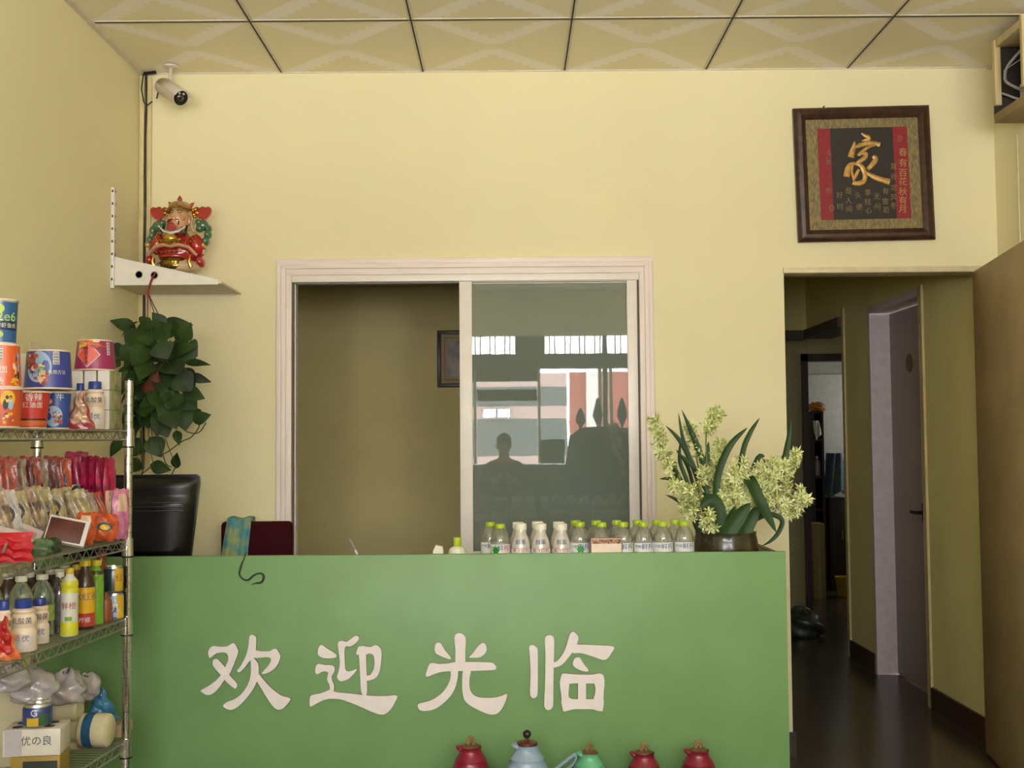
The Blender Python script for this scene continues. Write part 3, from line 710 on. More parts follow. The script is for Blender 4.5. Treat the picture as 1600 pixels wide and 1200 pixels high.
# ------------------------------------------------------------------ wire rack by the left wall
RA = at(200, 800, 3.50); RA.z = 0             # far front post
E1 = Vector((-.072, -1, 0)).normalized()      # along the rack, towards the shop front
E2 = Vector((E1.y, -E1.x, 0));
if E2.x > 0: E2 = -E2                         # towards the wall
RLEN, RDEP = .92, .285
SZ = [at(195, y, 3.50).z for y in (676, 847, 969, 1160)]
RANG = math.atan2(E1.y, E1.x)
def rk(u, v, z): return RA + E1 * u + E2 * v + Vector((0, 0, z))
def rkpx(px, v, z):
    """the point of the upright plane at depth v behind the rack's front edge that the ray of column px meets, at height z"""
    p0 = RA + E2 * v
    q = on_plane(px, 800, p0, E2)
    q2 = on_plane(px, 800 + (CAM.z - z) * FPX / max(.5, q.y) - 100, p0, E2)
    return Vector((q2.x, q2.y, z))
chrome = M('chrome', (214, 212, 208), .12, 1.0, noise=.01); wire = M('zinc_wire', (176, 172, 158), .35, .8, noise=.1)
colm = M('black_collar', (22, 20, 20), .4)
rack = thing('wire_shelving_rack', 'four-tier chrome wire shelving rack along the left wall full of snacks and drinks', 'rack', RA)
def rl(u, v, z): return E1 * u + E2 * v + Vector((0, 0, z))
PT = at(198, 595, 3.50).z
for (u, v) in ((0, 0), (RLEN, 0), (0, RDEP), (RLEN, RDEP)):
    b = MB(); b.tube([rl(u, v, 0.01), rl(u, v, PT)], .0125, chrome, 20)
    for z in [q * .0254 for q in range(2, int(PT / .0254))]: b.tube([rl(u, v, z - .0006), rl(u, v, z + .0006)], .01262, M('post_groove', (96, 92, 90), .4, .8), 20)
    po = b.build('post', rack)
    b = MB(); b.lathe([(.008, 0), (.016, .002), (.016, .012), (.01, .016)], colm, c=rl(u, v, 0), n=16); b.build('levelling_foot', po)
    b = MB(); b.lathe([(.0122, 0), (.0122, .006), (0, .009)], colm, c=rl(u, v, PT), n=16); b.build('end_cap', po)
    for z in SZ:
        b = MB(); b.lathe([(.0126, -.042), (.0175, -.042), (.0160, .012), (.0126, .012)], chrome, c=rl(u, v, z), n=20); b.lathe([(.0127, -.046), (.0185, -.046), (.0185, -.041), (.0127, -.041)], colm, c=rl(u, v, z), n=20); b.build('collar', po)
for z in SZ:
    b = MB(); i0 = .013
    for (zz, r) in ((z + .004, .0028), (z - .022, .0028)):
        b.rod(rl(i0, 0, zz), rl(RLEN - i0, 0, zz), r, wire, 6); b.rod(rl(i0, RDEP, zz), rl(RLEN - i0, RDEP, zz), r, wire, 6)
        b.rod(rl(0, i0, zz), rl(0, RDEP - i0, zz), r, wire, 6); b.rod(rl(RLEN, i0, zz), rl(RLEN, RDEP - i0, zz), r, wire, 6)
    for v in (0, RDEP):
        nz_ = 36; pts = [rl(i0 + (RLEN - 2 * i0) * q / nz_, v, z + .004 if q % 2 else z - .022) for q in range(nz_ + 1)]; b.tube(pts, .0016, wire, 5)
    for u in (0, RLEN):
        nz_ = 12; pts = [rl(u, i0 + (RDEP - 2 * i0) * q / nz_, z + .004 if q % 2 else z - .022) for q in range(nz_ + 1)]; b.tube(pts, .0016, wire, 5)
    for q in range(1, 36): b.rod(rl(RLEN * q / 36, 0, z + .0045), rl(RLEN * q / 36, RDEP, z + .0045), .0014, wire, 5)
    for q in (1, 2): b.rod(rl(i0, RDEP * q / 3, z + .0005), rl(RLEN - i0, RDEP * q / 3, z + .0005), .0024, wire, 6)
    b.build('wire_shelf', rack)
DK = .0075                                     # top of the deck wires above the shelf height
Z1, Z2, Z3, Z4 = [z + DK for z in SZ]
def mpp(p): return p.y / FPX                   # metres per pixel there
FACE = -math.pi / 2 + .25                      # angle of the side turned to the camera

# ---- noodle cups
def ring_patch(o, rf, a0, a1, z0, z1, m, name='printed_patch', off=.0008, n=10):
    b = MB(); b.lathe([(rf(z0 + (z1 - z0) * q / 4) + off, z0 + (z1 - z0) * q / 4) for q in range(5)], m, n=n, a0=a0, a1=a1, caps=False); return b.build(name, o, recalc=False)
def oval_patch(b, rf, ac, zc, wa, hz, m, off=.0012, n=18):
    k = b.mi(m); C = b.V(Vector((math.cos(ac) * (rf(zc) + off), math.sin(ac) * (rf(zc) + off), zc)))
    R_ = []
    for q in range(n):
        t = TAU * q / n; a = ac + wa * math.cos(t); z = zc + hz * math.sin(t); R_.append(b.V(Vector((math.cos(a) * (rf(z) + off), math.sin(a) * (rf(z) + off), z))))
    for q in range(n): b.F([C, R_[q], R_[(q + 1) % n]], k)
def noodle_cup(label, p, rt, rb, h, rgb, deco, group=None, rz=0.0, flip=False):
    """paper cup: rb radius at the base ring, rt at the top; flip = stands upside down on its lid"""
    o = thing('noodle_cup', label, 'noodle cup', p, rz, group)
    body = M('cup_%d_%d_%d' % rgb, rgb, .35, noise=.05, nscale=12, coat=.2); rimm = M('cup_rim', (222, 206, 190), .5)
    rf = lambda z: rb + (rt - rb) * z / h
    b = MB(); b.lathe([(0, .003), (rf(.003), .003)] + [(rf(h * q / 8), h * q / 8) for q in range(1, 8)] + [(rf(h - .003), h - .003), (0, h - .003)], body, n=36); b.build('cup_wall', o)
    b = MB(); zz = 0 if flip else h
    R0 = rb if flip else rt
    b.lathe([(R0 * .97, zz - .004 if not flip else 0), (R0 + .003, zz - .004 if not flip else 0), (R0 + .0035, zz - .002 if not flip else .002), (R0 + .003, zz if not flip else .004), (R0 * .97, zz if not flip else .004)], rimm, n=36)
    b.build('rim', o)
    b = MB(); R1 = rt if flip else rb; z1_ = h if flip else 0
    b.lathe([(R1 * .98, z1_ - .004 if flip else .004), (R1 + .001, z1_ - .004 if flip else .004), (R1 + .001, z1_ if flip else 0), (R1 * .9, z1_ if flip else 0), (R1 * .9, z1_ - .003 if flip else .003), (0, z1_ - .003 if flip else .003)], rimm, n=36); b.build('base_ring', o)
    for d in deco:
        kind = d[0]
        if kind == 'band': ring_patch(o, rf, d[1], d[2], h * d[3], h * d[4], M(*d[5]), 'printed_band')
        elif kind == 'ovals':
            b = MB()
            for (ac, zc, wa, hz, mm) in d[1]: oval_patch(b, rf, ac, h * zc, wa, h * hz, M(*mm), .0012 + .0002 * len(b.mats))
            b.build('printed_picture', o, recalc=False)
        elif kind == 'food':                    # printed photo of the dish: many small scraps of colour
            b = MB(); q_ = random.Random(d[5])
            for n_ in range(d[7] if len(d) > 7 else 18):
                a_, r_ = q_.uniform(0, TAU), q_.random() ** .5; sz = q_.uniform(.16, .34)
                oval_patch(b, rf, d[1] + d[3] * r_ * math.cos(a_) * .8, h * (d[2] + d[4] * r_ * math.sin(a_) * .8), d[3] * sz, h * d[4] * sz * q_.uniform(.6, 1.1), M(*q_.choice(d[6])), .0016 + .00012 * n_, 9)
            b.build('printed_food', o, recalc=False)
        elif kind == 'bars':                    # barcode panel
            ring_patch(o, rf, d[1], d[2], h * d[3], h * d[4], M('label_white', (222, 222, 218)), 'barcode_panel', .0010)
            b = MB(); nb = 9
            for q in range(nb): zq = h * (d[3] + (d[4] - d[3]) * (q + .5) / nb); b.lathe([(rf(zq - .0008 * (1 + q % 2)) + .0014, zq - .0008 * (1 + q % 2)), (rf(zq) + .0014, zq + .0006)], M('ink_dark', (48, 44, 60)), n=4, a0=d[1] + .02, a1=d[2] - .02, caps=False)
            b.build('barcode', o, recalc=False)
        elif kind == 'text':
            _, s_, size, ac, zc, mm, rot = d
            cr, sr = math.cos(rot), math.sin(rot); b = MB()
            def fn(x, y):
                X_, Y_ = x * cr - y * sr, x * sr + y * cr; z = h * zc + Y_; r_ = rf(z) + .0018
                return Vector((r_ * math.cos(ac + X_ / rf(h * zc)), r_ * math.sin(ac + X_ / rf(h * zc)), z))
            b.text(s_, size, fn, M(*mm)); b.build('print', o, recalc=False)
    return o
WHT = ('label_white', (222, 222, 218)); RED = ('print_red', (190, 46, 40)); YEL = ('print_yellow', (226, 180, 44)); ORG = ('print_orange', (214, 104, 44)); CRM = ('print_cream', (226, 190, 150)); GRN = ('print_green', (110, 150, 60)); DKB = ('print_dark', (40, 34, 36)); LBL = ('print_light_blue', (150, 180, 210)); MEAT = ('print_meat', (170, 74, 58)); MEAT2 = ('print_dark_meat', (126, 50, 40))
def spx(l, r, v, z):
    """centre on a shelf and radius for something spanning columns l..r"""
    c = rkpx((l + r) / 2, v, z); return c, (r - l) / 2 * mpp(c)
A0 = FACE
# bottom row
p, r = spx(24, 74, .10, Z1); h = 58 * mpp(p)
noodle_cup('red noodle cup with white characters standing on the top shelf deck', p, r + .004, r * .86, h, (196, 52, 40), [('text', '香辣', .022, A0 + .25, .82, WHT, 0), ('text', '红油面', .017, A0 + .2, .62, WHT, 0), ('band', A0 - 1.2, A0 + 1.2, .08, .22, ORG), ('band', A0 - 1.2, A0 + 1.2, .22, .27, DKB)])
p, r = spx(67, 110, .078, Z1); h = 58 * mpp(p)
noodle_cup('blue noodle cup with beef picture standing upright beside the red one', p, r, r * .84, h, (44, 76, 150), [('ovals', [(A0 - .15, .34, .7, .28, LBL)]), ('food', A0 - .5, .66, .4, .2, 3, (MEAT, CRM, MEAT2)), ('food', A0 + .1, .30, .5, .22, 4, (MEAT, CRM, GRN, MEAT2, LBL)), ('text', '牛', .020, A0 + .35, .84, WHT, 0)])
p, r = spx(-20, 33, .09, Z1); h = 62 * mpp(p)
cupC = p, h
noodle_cup('orange noodle cup with yellow disc and figures at the bottom left of the top shelf', p, r, r * .86, h, (204, 86, 44), [('ovals', [(A0 + .35, .72, .42, .22, YEL), (A0 + .22, .58, .16, .13, DKB), (A0 + .30, .70, .07, .07, CRM), (A0 + .30, .76, .09, .05, DKB), (A0 + .52, .58, .15, .13, LBL), (A0 + .50, .70, .07, .07, CRM), (A0 + .50, .76, .08, .05, DKB)]), ('food', A0 + .42, .22, .45, .18, 5, (CRM, MEAT, MEAT2, YEL, ORG))], group=None)
# upper cups
r2 = r; h2 = 68 * mpp(p); p2 = Vector((p.x - .004, p.y, p.z + h + .0006))
noodle_cup('upside-down orange noodle cup with barcode, middle of the left stack', p2, r2 * .88, r2 * 1.0, h2, (214, 92, 46), [('bars', A0 - .3, A0 + .12, .62, .92), ('food', A0 + .95, .55, .3, .4, 6, (CRM, DKB, LBL, ORG, DKB)), ('food', A0 + .85, .14, .3, .12, 7, (YEL, YEL, ORG)), ('text', '泡面', .018, A0 - .05, .40, WHT, 0), ('text', '汤', .018, A0 - .05, .14, WHT, 0)], flip=True)
h3 = 70 * mpp(p); p3 = Vector((p.x - .014, p.y, p2.z + h2 + .0006))
noodle_cup('tall blue and teal noodle cup on top of the left orange stack', p3, r2 * .98, r2 * .88, h3, (36, 92, 150), [('band', A0 - 1.2, A0 + 1.3, .30, .50, ('print_navy', (30, 44, 78))), ('band', A0 - 1.2, A0 + 1.3, .93, .99, ('print_grey', (170, 176, 172))), ('text', '2e6', .034, A0 + .55, .60, ('print_lime', (176, 200, 80)), 0), ('text', '鲜虾鱼板', .013, A0 + .55, .40, WHT, 0), ('ovals', [(A0 + .2, .20, .16, .06, ('print_lime', (176, 200, 80))), (A0 + .1, .78, .3, .10, ('print_lime', (176, 200, 80)))])])
pe, re_ = spx(38, 111, .085, Z1); zt = Z1 + 59 * mpp(pe)
h4 = 61 * mpp(pe)
noodle_cup('big blue beef noodle cup turned upside down on the red and blue cups', (pe.x, pe.y, zt + .004), re_ * .87, re_ * .99, h4, (50, 62, 150), [('ovals', [(A0 - .30, .56, .58, .40, LBL)]), ('food', A0 - .62, .70, .36, .26, 8, (MEAT, MEAT, CRM, MEAT2), 24), ('food', A0 - .12, .28, .34, .22, 9, (CRM, MEAT2, MEAT, CRM), 24), ('food', A0 - .3, .52, .3, .14, 10, (GRN, GRN, LBL, CRM)), ('bars', A0 + .32, A0 + .62, .62, .95), ('text', '食用方法', .012, A0 + .5, .42, WHT, 0), ('text', '牛肉', .026, A0 - .35, .40, ('ink_blue', (62, 82, 140)), 0)], flip=True)
# white cardboard carton behind the blue cup
q0, q1 = rkpx(28, .215, Z1), rkpx(88, .215, Z1)
ct = thing('cardboard_carton', 'plain white cardboard carton with raised flap behind the big blue noodle cup', 'box', (q0 + q1) / 2, RANG)
cl = (q0 - q1).length; hc_ = (at(60, 553, q0.y).z - Z1)
card = M('white_card', (206, 196, 176), .7, noise=.06, nscale=20)
b = MB(); b.box((0, 0, hc_ / 2 + .0006), (cl, .07, hc_), card, .002); b.build('box_body', ct)
b = MB(); zt2 = at(50, 531, q0.y).z - Z1
b.prism([(-cl / 2, hc_), (cl / 2, hc_), (cl / 2 + .01, zt2 - .006), (cl * .1, zt2 - .01), (-cl / 2, zt2 - .022)], lambda x, y: Vector((x, .034, y + .0006)), lambda x, y: Vector((x, .037, y + .0006)), card); b.build('flap', ct)
# cartons of green boxes by the far post: three wide, three high
gbox = M('green_carton', (92, 140, 54), .45, noise=.3, nscale=26, rgb2=(176, 160, 130)); wend = M('carton_white_end', (224, 220, 220), .5, noise=.03)
gx0, gx1 = rkpx(153, .055, Z1), rkpx(171, .055, Z1)
bw_, bl_ = .036, .105
bh = (Z1 - 0 + 0)
top_z = at(165, 578, 3.4).z; bh = (top_z - Z1) / 3 - .0006
front_c = on_plane(171, 640, RA - Vector((0, .082, 0)), Vector((0, 1, 0)))
bx_right = front_c.x; by_front = front_c.y
rows = ['bottom', 'middle', 'top']; cols = ['right', 'centre', 'left']
for lv in range(3):
    for c_ in range(3):
        x = bx_right - bw_ / 2 - c_ * (bw_ + .0035); z = Z1 + .0006 + lv * (bh + .0006)
        o = thing('snack_carton', 'green snack carton with white end, %s layer, %s column beside the far rack post' % (rows[lv], cols[c_]), 'box', (x, by_front + bl_ / 2, z), 0, 'green and white cartons on the top shelf')
        b = MB(); b.box((0, .0, bh / 2), (bw_, bl_ - .002, bh), gbox, .0012); b.build('carton', o)
        b = MB(); b.box((0, -bl_ / 2 + .0002, bh / 2), (bw_ - .002, .0016, bh - .002), wend); b.build('white_end', o)
        if c_ == 0:
            b = MB(); b.text('青豆', .030, lambda x_, y_: Vector((bw_ / 2 + .0006, x_ + .01, bh * .5 + y_)), M('print_cream', (226, 190, 150)))
            b.build('print', o, recalc=False)
zc_ = Z1 + 3 * (bh + .0006) + .0006
pk = Vector((bx_right - .062, by_front + .052, zc_)); rkk = 31 * mpp(pk)
pm = noodle_cup('magenta noodle cup with red diamond label upside down on the green cartons', pk, rkk * .86, rkk * 1.0, 48 * mpp(pk), (158, 36, 96), [('band', A0 - .95, A0 - .25, .55, .97, ('print_tan', (190, 140, 90))), ('bars', A0 + .72, A0 + .92, .5, .92), ('food', A0 - .1, .80, .75, .2, 12, (CRM, ORG, MEAT, YEL, MEAT2), 26)], flip=True)
hh_ = 48 * mpp(pk); rfm = lambda z: rkk + (rkk * .86 - rkk) * z / hh_
b = MB(); k = b.mi(M('print_coral', (222, 84, 72), .4)); kw = b.mi(lab_white)
def dia(s_, off, kk):
    vsd = []
    for (da, dz) in ((0, 1), (1, 0), (0, -1), (-1, 0)):
        a = A0 - .28 + da * .62 * s_; z = hh_ * (.50 + dz * .42 * s_); vsd.append(b.V(Vector(((rfm(z) + off) * math.cos(a), (rfm(z) + off) * math.sin(a), z))))
    mid = b.V(Vector(((rfm(hh_ / 2) + off + .002) * math.cos(A0 - .28), (rfm(hh_ / 2) + off + .002) * math.sin(A0 - .28), hh_ / 2)))
    for q in range(4): b.F([mid, vsd[q], vsd[(q + 1) % 4]], kk, False)
dia(1.0, .004, kw); dia(.92, .0046, k); b.build('diamond_label', pm, recalc=False)
b = MB(); b.text('香菇炖鸡', .0135, lambda x, y: Vector(((rfm(hh_ / 2) + .0078) * math.cos(A0 - .34 + y / rkk), (rfm(hh_ / 2) + .0078) * math.sin(A0 - .34 + y / rkk), hh_ * .48 - x)), M(*DKB)); b.build('print', pm, recalc=False)
# milk drink bottles and the wedge shaped snack bag
PF_MILK = [(.7, 0), (.97, .008), (1, .03), (1, .36), (.97, .40), (.84, .45), (.84, .47), (.95, .53), (1, .58), (1, .62), (.93, .68), (.80, .72), (.80, .745), (.90, .78), (.88, .80), (.66, .835)]
milkm = M('milk_drink', (226, 206, 188), .35, noise=.02, coat=.3); bluecap = M('blue_cap', (40, 64, 150), .35)
def milk(label, p, r, h, group, shrink=False):
    return bottle('milk_drink_bottle', label, 'bottle', p, r, h, PF_MILK, milkm, (r * .64, .835, 1.0), bluecap,
                  [(.05, .34, M('milk_label', (214, 206, 204), .4, noise=.1, nscale=60), FACE - .9, FACE + .9)], group,
                  [('乳酸菌', .017, FACE, .60, ink_dark), ('优', .018, FACE + .3, .26, ink_blue), ('活', .016, FACE - .3, .28, ink_red)])
p, r = spx(131.5, 164, .045, Z1); milk('cream milk drink bottle with blue cap in front of the green cartons', p + Vector((.0, 0, .0006)), r * .94, 75 * mpp(p), 'milk drink bottles')
def wedge_bag(label, p, w, h, t, m1, m2, rz, name='snack_bag', cat='snack bag', pyramid=True, group=None):
    o = thing(name, label, cat, p, rz, group)
    def sh(sgn):
        def fn(u, v):
            ww = w * ((1 - v) * .92 + .08 if pyramid else 1.0)
            x = (u - .5) * ww; e = (1 - abs(2 * u - 1) ** 2.5) * (math.sin(math.pi * min(1, v * .9 + .12)) ** .6)
            y = sgn * t * .5 * e + .004 * math.sin(v * 23 + u * 9) * e
            return Vector((x + .003 * math.sin(v * 15), y, h * v + .004 * e * math.sin(u * 17)))
        return fn
    b = MB(); b.grid(sh(-1), 16, 20, m1, lambda u, v: m2 if (v < .14 or u < .12 or u > .9) else m1); b.grid(sh(1), 16, 20, m2); b.build('bag', o)
    return o
p = rkpx(125, .020, Z1); wb = 46 * mpp(p)
wedge_bag('pyramid-shaped clear and red snack bag leaning between blue cup and milk bottle', p + Vector((0, 0, .0006)), wb, 60 * mpp(p), .022, M('bag_clear_beige', (206, 170, 142), .25, noise=.3, nscale=40, coat=.6, bump=.4, bscale=40), M('bag_red_edge', (150, 46, 50), .3, coat=.4), .12)
p = rkpx(121, .09, Z1); milk('cream milk drink bottle with blue cap half hidden behind the pyramid bag', p + Vector((-.0, .02, .0006)), .017, 73 * mpp(p), 'milk drink bottles')

# ---- shelf two: snack packets
def packet(label, p, w, h, t, m, rz, lean=0.0, roll=0.0, group=None, badge=None, name='snack_packet', strip=None):
    p = p + Vector((0, 0, w / 2 * abs(math.sin(roll)) + t * .5 * abs(math.sin(lean)) + .001))
    o = thing(name, label, 'snack packet', p, rz, group); o.rotation_euler = (lean, roll, rz)
    ph = rnd.random() * 6; roll = roll + rnd.uniform(-.05, .05)
    def sh(sgn):
        def fn(u, v):
            ex = max(0, 1 - abs(2 * u - 1) ** 2.4); ez = max(0, 1 - abs(2 * v - 1) ** 4.5)
            x = (u - .5) * w * (1.0 - .34 * abs(2 * v - 1) ** 2.6 + (.10 if v < .05 or v > .95 else 0)); y = sgn * (t * .5 * ex * ez + .0006) + .0022 * math.sin(u * 14 + v * 9 + ph) * ez
            zz = h * v
            if v < .03 or v > .97: x += 0; zz += .0012 * (1 if int(u * 24) % 2 else -1)
            return Vector((x, y, zz + .002))
        return fn
    b = MB(); b.grid(sh(-1), 14, 22, m); b.grid(sh(1), 14, 22, m); b.build('wrapper', o)
    if badge:
        b = MB()
        (ou, ov, ow, oh, m1, m2) = badge; f = sh(-1)
        for (sc_, mm, of, dz) in ((1, m1, .0014, 0), (.64, m2, .0026, -.12)):
            k = b.mi(mm); C = b.V(f(ou, ov + dz * oh) + Vector((0, -of, 0))); rings_ = []
            for h_ in (.5, 1.0):
                rings_.append([b.V(f(ou + ow * sc_ * h_ * math.cos(TAU * q / 14), ov + dz * oh + oh * sc_ * h_ * math.sin(TAU * q / 14)) + Vector((0, -of, 0))) for q in range(14)])
            for q in range(14): b.F([C, rings_[0][q], rings_[0][(q + 1) % 14]], k); b.F([rings_[0][q], rings_[1][q], rings_[1][(q + 1) % 14], rings_[0][(q + 1) % 14]], k)
        b.build('printed_badge', o, recalc=False)
    if strip:
        b = MB(); f = sh(-1); b.grid(lambda u, v: f(strip[0] + (strip[1] - strip[0]) * u, strip[2] + (strip[3] - strip[2]) * v) + Vector((0, -.001, 0)), 6, 4, strip[4]); b.build('printed_panel', o, recalc=False)
    return o
fo = lambda n, c, c2: M(n, c, .40, noise=.3, nscale=48, rgb2=c2, coat=.28, bump=.45, bscale=60, spec=.3)
ORF = fo('wrap_orange', (168, 64, 32), (92, 34, 26)); PKF = fo('wrap_magenta', (190, 24, 76), (110, 14, 48)); TNF = fo('wrap_tan', (178, 162, 118), (116, 100, 70)); RDF = fo('wrap_red_brown', (116, 40, 32), (60, 26, 24)); LPK = fo('wrap_light_pink', (214, 130, 170), (170, 96, 130)); OR2 = fo('wrap_bright_orange', (206, 92, 38), (160, 60, 30)); GRF = fo('wrap_green', (86, 128, 74), (52, 84, 50)); CLR = fo('wrap_clear_beige', (166, 140, 112), (84, 62, 50)); WHF = fo('wrap_white', (196, 186, 184), (150, 140, 140)); RSC = M('wrap_scarlet', (184, 14, 30), .55, noise=.1, bump=.2, bscale=30)
DUCK = (M('badge_dark', (30, 40, 52), .4), M('badge_yellow', (226, 186, 34), .4))
T2 = Z2 + .0008
back = [(-4, ORF, 0), (10, CLR, 0), (22, RDF, 1), (34, ORF, 1), (46, CLR, 0), (58, RDF, 1), (71, ORF, 1), (84, OR2, 1), (99, RDF, 0)]
for i, (x, m, bd) in enumerate(back):
    p = rkpx(x + 2, .19, T2); hgt = at(0, 716 + (i % 3) * 3, p.y).z - T2
    packet('orange-brown snack packet, %s from left in the back row' % ORD[i], p, .07, hgt, .014, m, .25, -.03, .06, 'orange packets in the back row', (.5, .64 + .06 * (i % 2), .34, .13) + DUCK if (bd or i in (4, 7)) else None)
pinks = [(118, .15, 1), (136, .105, 2), (148, .079, 1), (160, .053, 1), (172, .027, 2)]
for i, (x, vv, bd) in enumerate(pinks):
    p = rkpx(x, vv, T2); top = [708, 716, 715, 718, 718, 720, 731][i]
    hgt = at(0, top, p.y).z - T2
    packet('magenta snack packet, %s from left among the pink packets' % ORD[i], p, [.082, .055, .055, .055, .055][i], hgt, .014, PKF, .30 if i == 0 else 1.2, -.02, .0, 'magenta packets by the far post',
           (.55, .50, .26, .12) + DUCK if bd == 1 else None, strip=(.2, .85, .42, .62, M('stripe_yellow_white', (222, 190, 90), .4, rgb2=(230, 230, 230), nscale=60)) if i == 0 else ((.1, .9, .3, .6, M('window_beige', (206, 172, 150), .3)) if bd == 2 else None))
mid = [(2, CLR), (18, WHF), (34, TNF), (48, CLR), (60, TNF), (73, TNF), (90, TNF), (106, TNF)]
for i, (x, m) in enumerate(mid):
    p = rkpx(x + 3, .102, T2); top = [768, 770, 772, 765, 764, 766, 769, 766][i]
    hgt = at(0, top, p.y).z - T2
    packet('beige clear snack packet, %s from left in the middle packet row' % ORD[i], p, .062, hgt, .014, m, .25, -.06, -.16, 'beige packets in the middle row', (.46, .66 - .06 * (i % 2), .34, .15) + DUCK if i in (1, 2, 4, 5, 6, 7) else None)
for i, (x, m, top, w) in enumerate([(126, TNF, 770, .07), (143, CLR, 775, .055), (157, ORF, 774, .05)]):
    p = rkpx(x + 5, .054 - .015 * i, T2); hgt = at(0, top, p.y).z - T2
    packet(['wide tan', 'rumpled clear', 'narrow orange'][i] + ' snack packet leaning left, right end of the middle packet row', p, w, hgt, .014, m, .25, -.05, -.2, None, (.6, .35, .22, .12) + DUCK if i == 2 else None)
for i, (x, m, top, w, lab) in enumerate([(130, OR2, 806, .06, 'orange snack packet with cream window beside the brown tray in the front row'), (158, OR2, 808, .085, 'bright orange snack packet with dark bird badge in the front row')]):
    p = rkpx(x, .020 if x < 140 else .012, T2); hgt = at(0, top, p.y).z - T2
    packet(lab, p, w, hgt, .02, m, .40, -.12, .12, None, (.55, .5, .26, .16) + DUCK if i else None, strip=None if i else (.2, .7, .5, .9, M('window_beige', (206, 172, 150), .3)))
p = rkpx(187, -.004, T2)
packet('pale pink clear snack bag tied with ribbon against the far rack post', p, .06, at(0, 768, p.y).z - T2, .022, LPK, .9, -.04, .06, None, None, 'snack_bag', (.2, .7, .55, .9, M('window_beige', (206, 172, 150), .3)))
# front row, left: white box lids, brown tray, green bags, scarlet bag
def lying_box(name, label, cat, corners_px, v0, z, t, m, extra=None):
    pass
def crumple(name, label, cat, c, r, m, seed, amp=.28, n=26, squash=1.0, group=None, loc_base=None):
    R_ = random.Random(seed); ph = [(R_.uniform(1.5, 5), R_.uniform(1.5, 5), R_.uniform(0, 6), R_.uniform(.3, 1)) for _ in range(7)]
    def fn(u, v):
        a = u * TAU; p_ = v * math.pi; s_ = 0
        for (f, g, o_, w_) in ph: s_ += w_ * math.sin(f * math.cos(a) * math.sin(p_) * 2 + g * math.cos(p_) * 2 + o_ + math.sin(a * 2) * 1.3)
        k_ = 1 + amp * s_ / 3.5 + amp * .35 * abs(math.sin(a * 3 + p_ * 5 + seed))
        z = r[2] * math.cos(p_) * k_
        return Vector((r[0] * math.sin(p_) * math.cos(a) * k_, r[1] * math.sin(p_) * math.sin(a) * k_, max(-r[2] * .72, z)))
    b = MB(); b.grid(fn, n, n // 2 + 4, m)
    bmesh.ops.remove_doubles(b.bm, verts=list(b.bm.verts), dist=1e-5)
    o = b.build(name, loc=(c[0], c[1], c[2] + r[2] * .72), ang=180)
    return tag(o, label, cat, group)
def slab(name, label, cat, px, v, z, dims, rot, m, parts=()):
    p = rkpx(px, v, z); o = thing(name, label, cat, p, 0); o.rotation_euler = rot
    b = MB(); b.box((0, 0, dims[2] / 2), dims, m, .0015); b.build('box_body', o)
    for (nm, c, d, mm) in parts:
        b = MB(); b.box(c, d, mm, .0006); b.build(nm, o)
    return o
slab('snack_tray', 'flat brown window tray with white edge tilted in the front row', 'box', 99, .026, T2 + .018, (.105, .016, .075), (-.5, .22, .25), M('tray_white', (214, 204, 206), .4), [('brown_window', (-.004, -.0085, .036), (.09, .001, .064), M('tray_brown', (96, 50, 44), .3, noise=.2))])
slab('snack_box', 'white folded paper box lying at the front of the packet shelf', 'box', 34, .078, T2 + .034, (.075, .016, .05), (-.7, .42, .3), M('paper_white', (186, 172, 172), .5), [('printed_line', (0, -.0085, .025), (.05, .001, .02), M('paper_print', (160, 148, 150), .5))])
slab('snack_box', 'grey-white small box at the left edge of the packet shelf', 'box', 8, .07, T2 + .034, (.07, .018, .045), (-.6, .3, .2), M('paper_white', (186, 172, 172), .5), [('printed_line', (0, -.0095, .022), (.05, .001, .015), M('paper_print', (160, 148, 150), .5))])
for i, (x, v, rr, m, lab) in enumerate([(32, .035, (.03, .03, .022), GRF, 'crumpled green snack bag beside the scarlet bag'), (64, .026, (.028, .026, .024), fo('wrap_green_pale', (120, 140, 104), (70, 96, 66)), 'pale green clear snack bag in front of the packets'), (80, .028, (.026, .028, .022), fo('wrap_green_dark', (72, 88, 58), (40, 50, 34)), 'dark green snack bag touching the brown tray')]):
    p = rkpx(x, v, T2); crumple('snack_bag', lab, 'snack bag', p, rr, m, 11 + i, .22)
p = rkpx(14, .022, T2)
o = wedge_bag('scarlet cloth-like bag with slit at the left front of the packet shelf', p + Vector((0, 0, 0)), .105, .072, .03, RSC, RSC, .2, 'scarlet_bag', 'snack bag', False)
b = MB(); b.ball((-.006, -.019, .036), (.004, .003, .016), M('slit_grey', (120, 112, 96), .5), 10, (0, .35, 0)); b.build('slit', o)

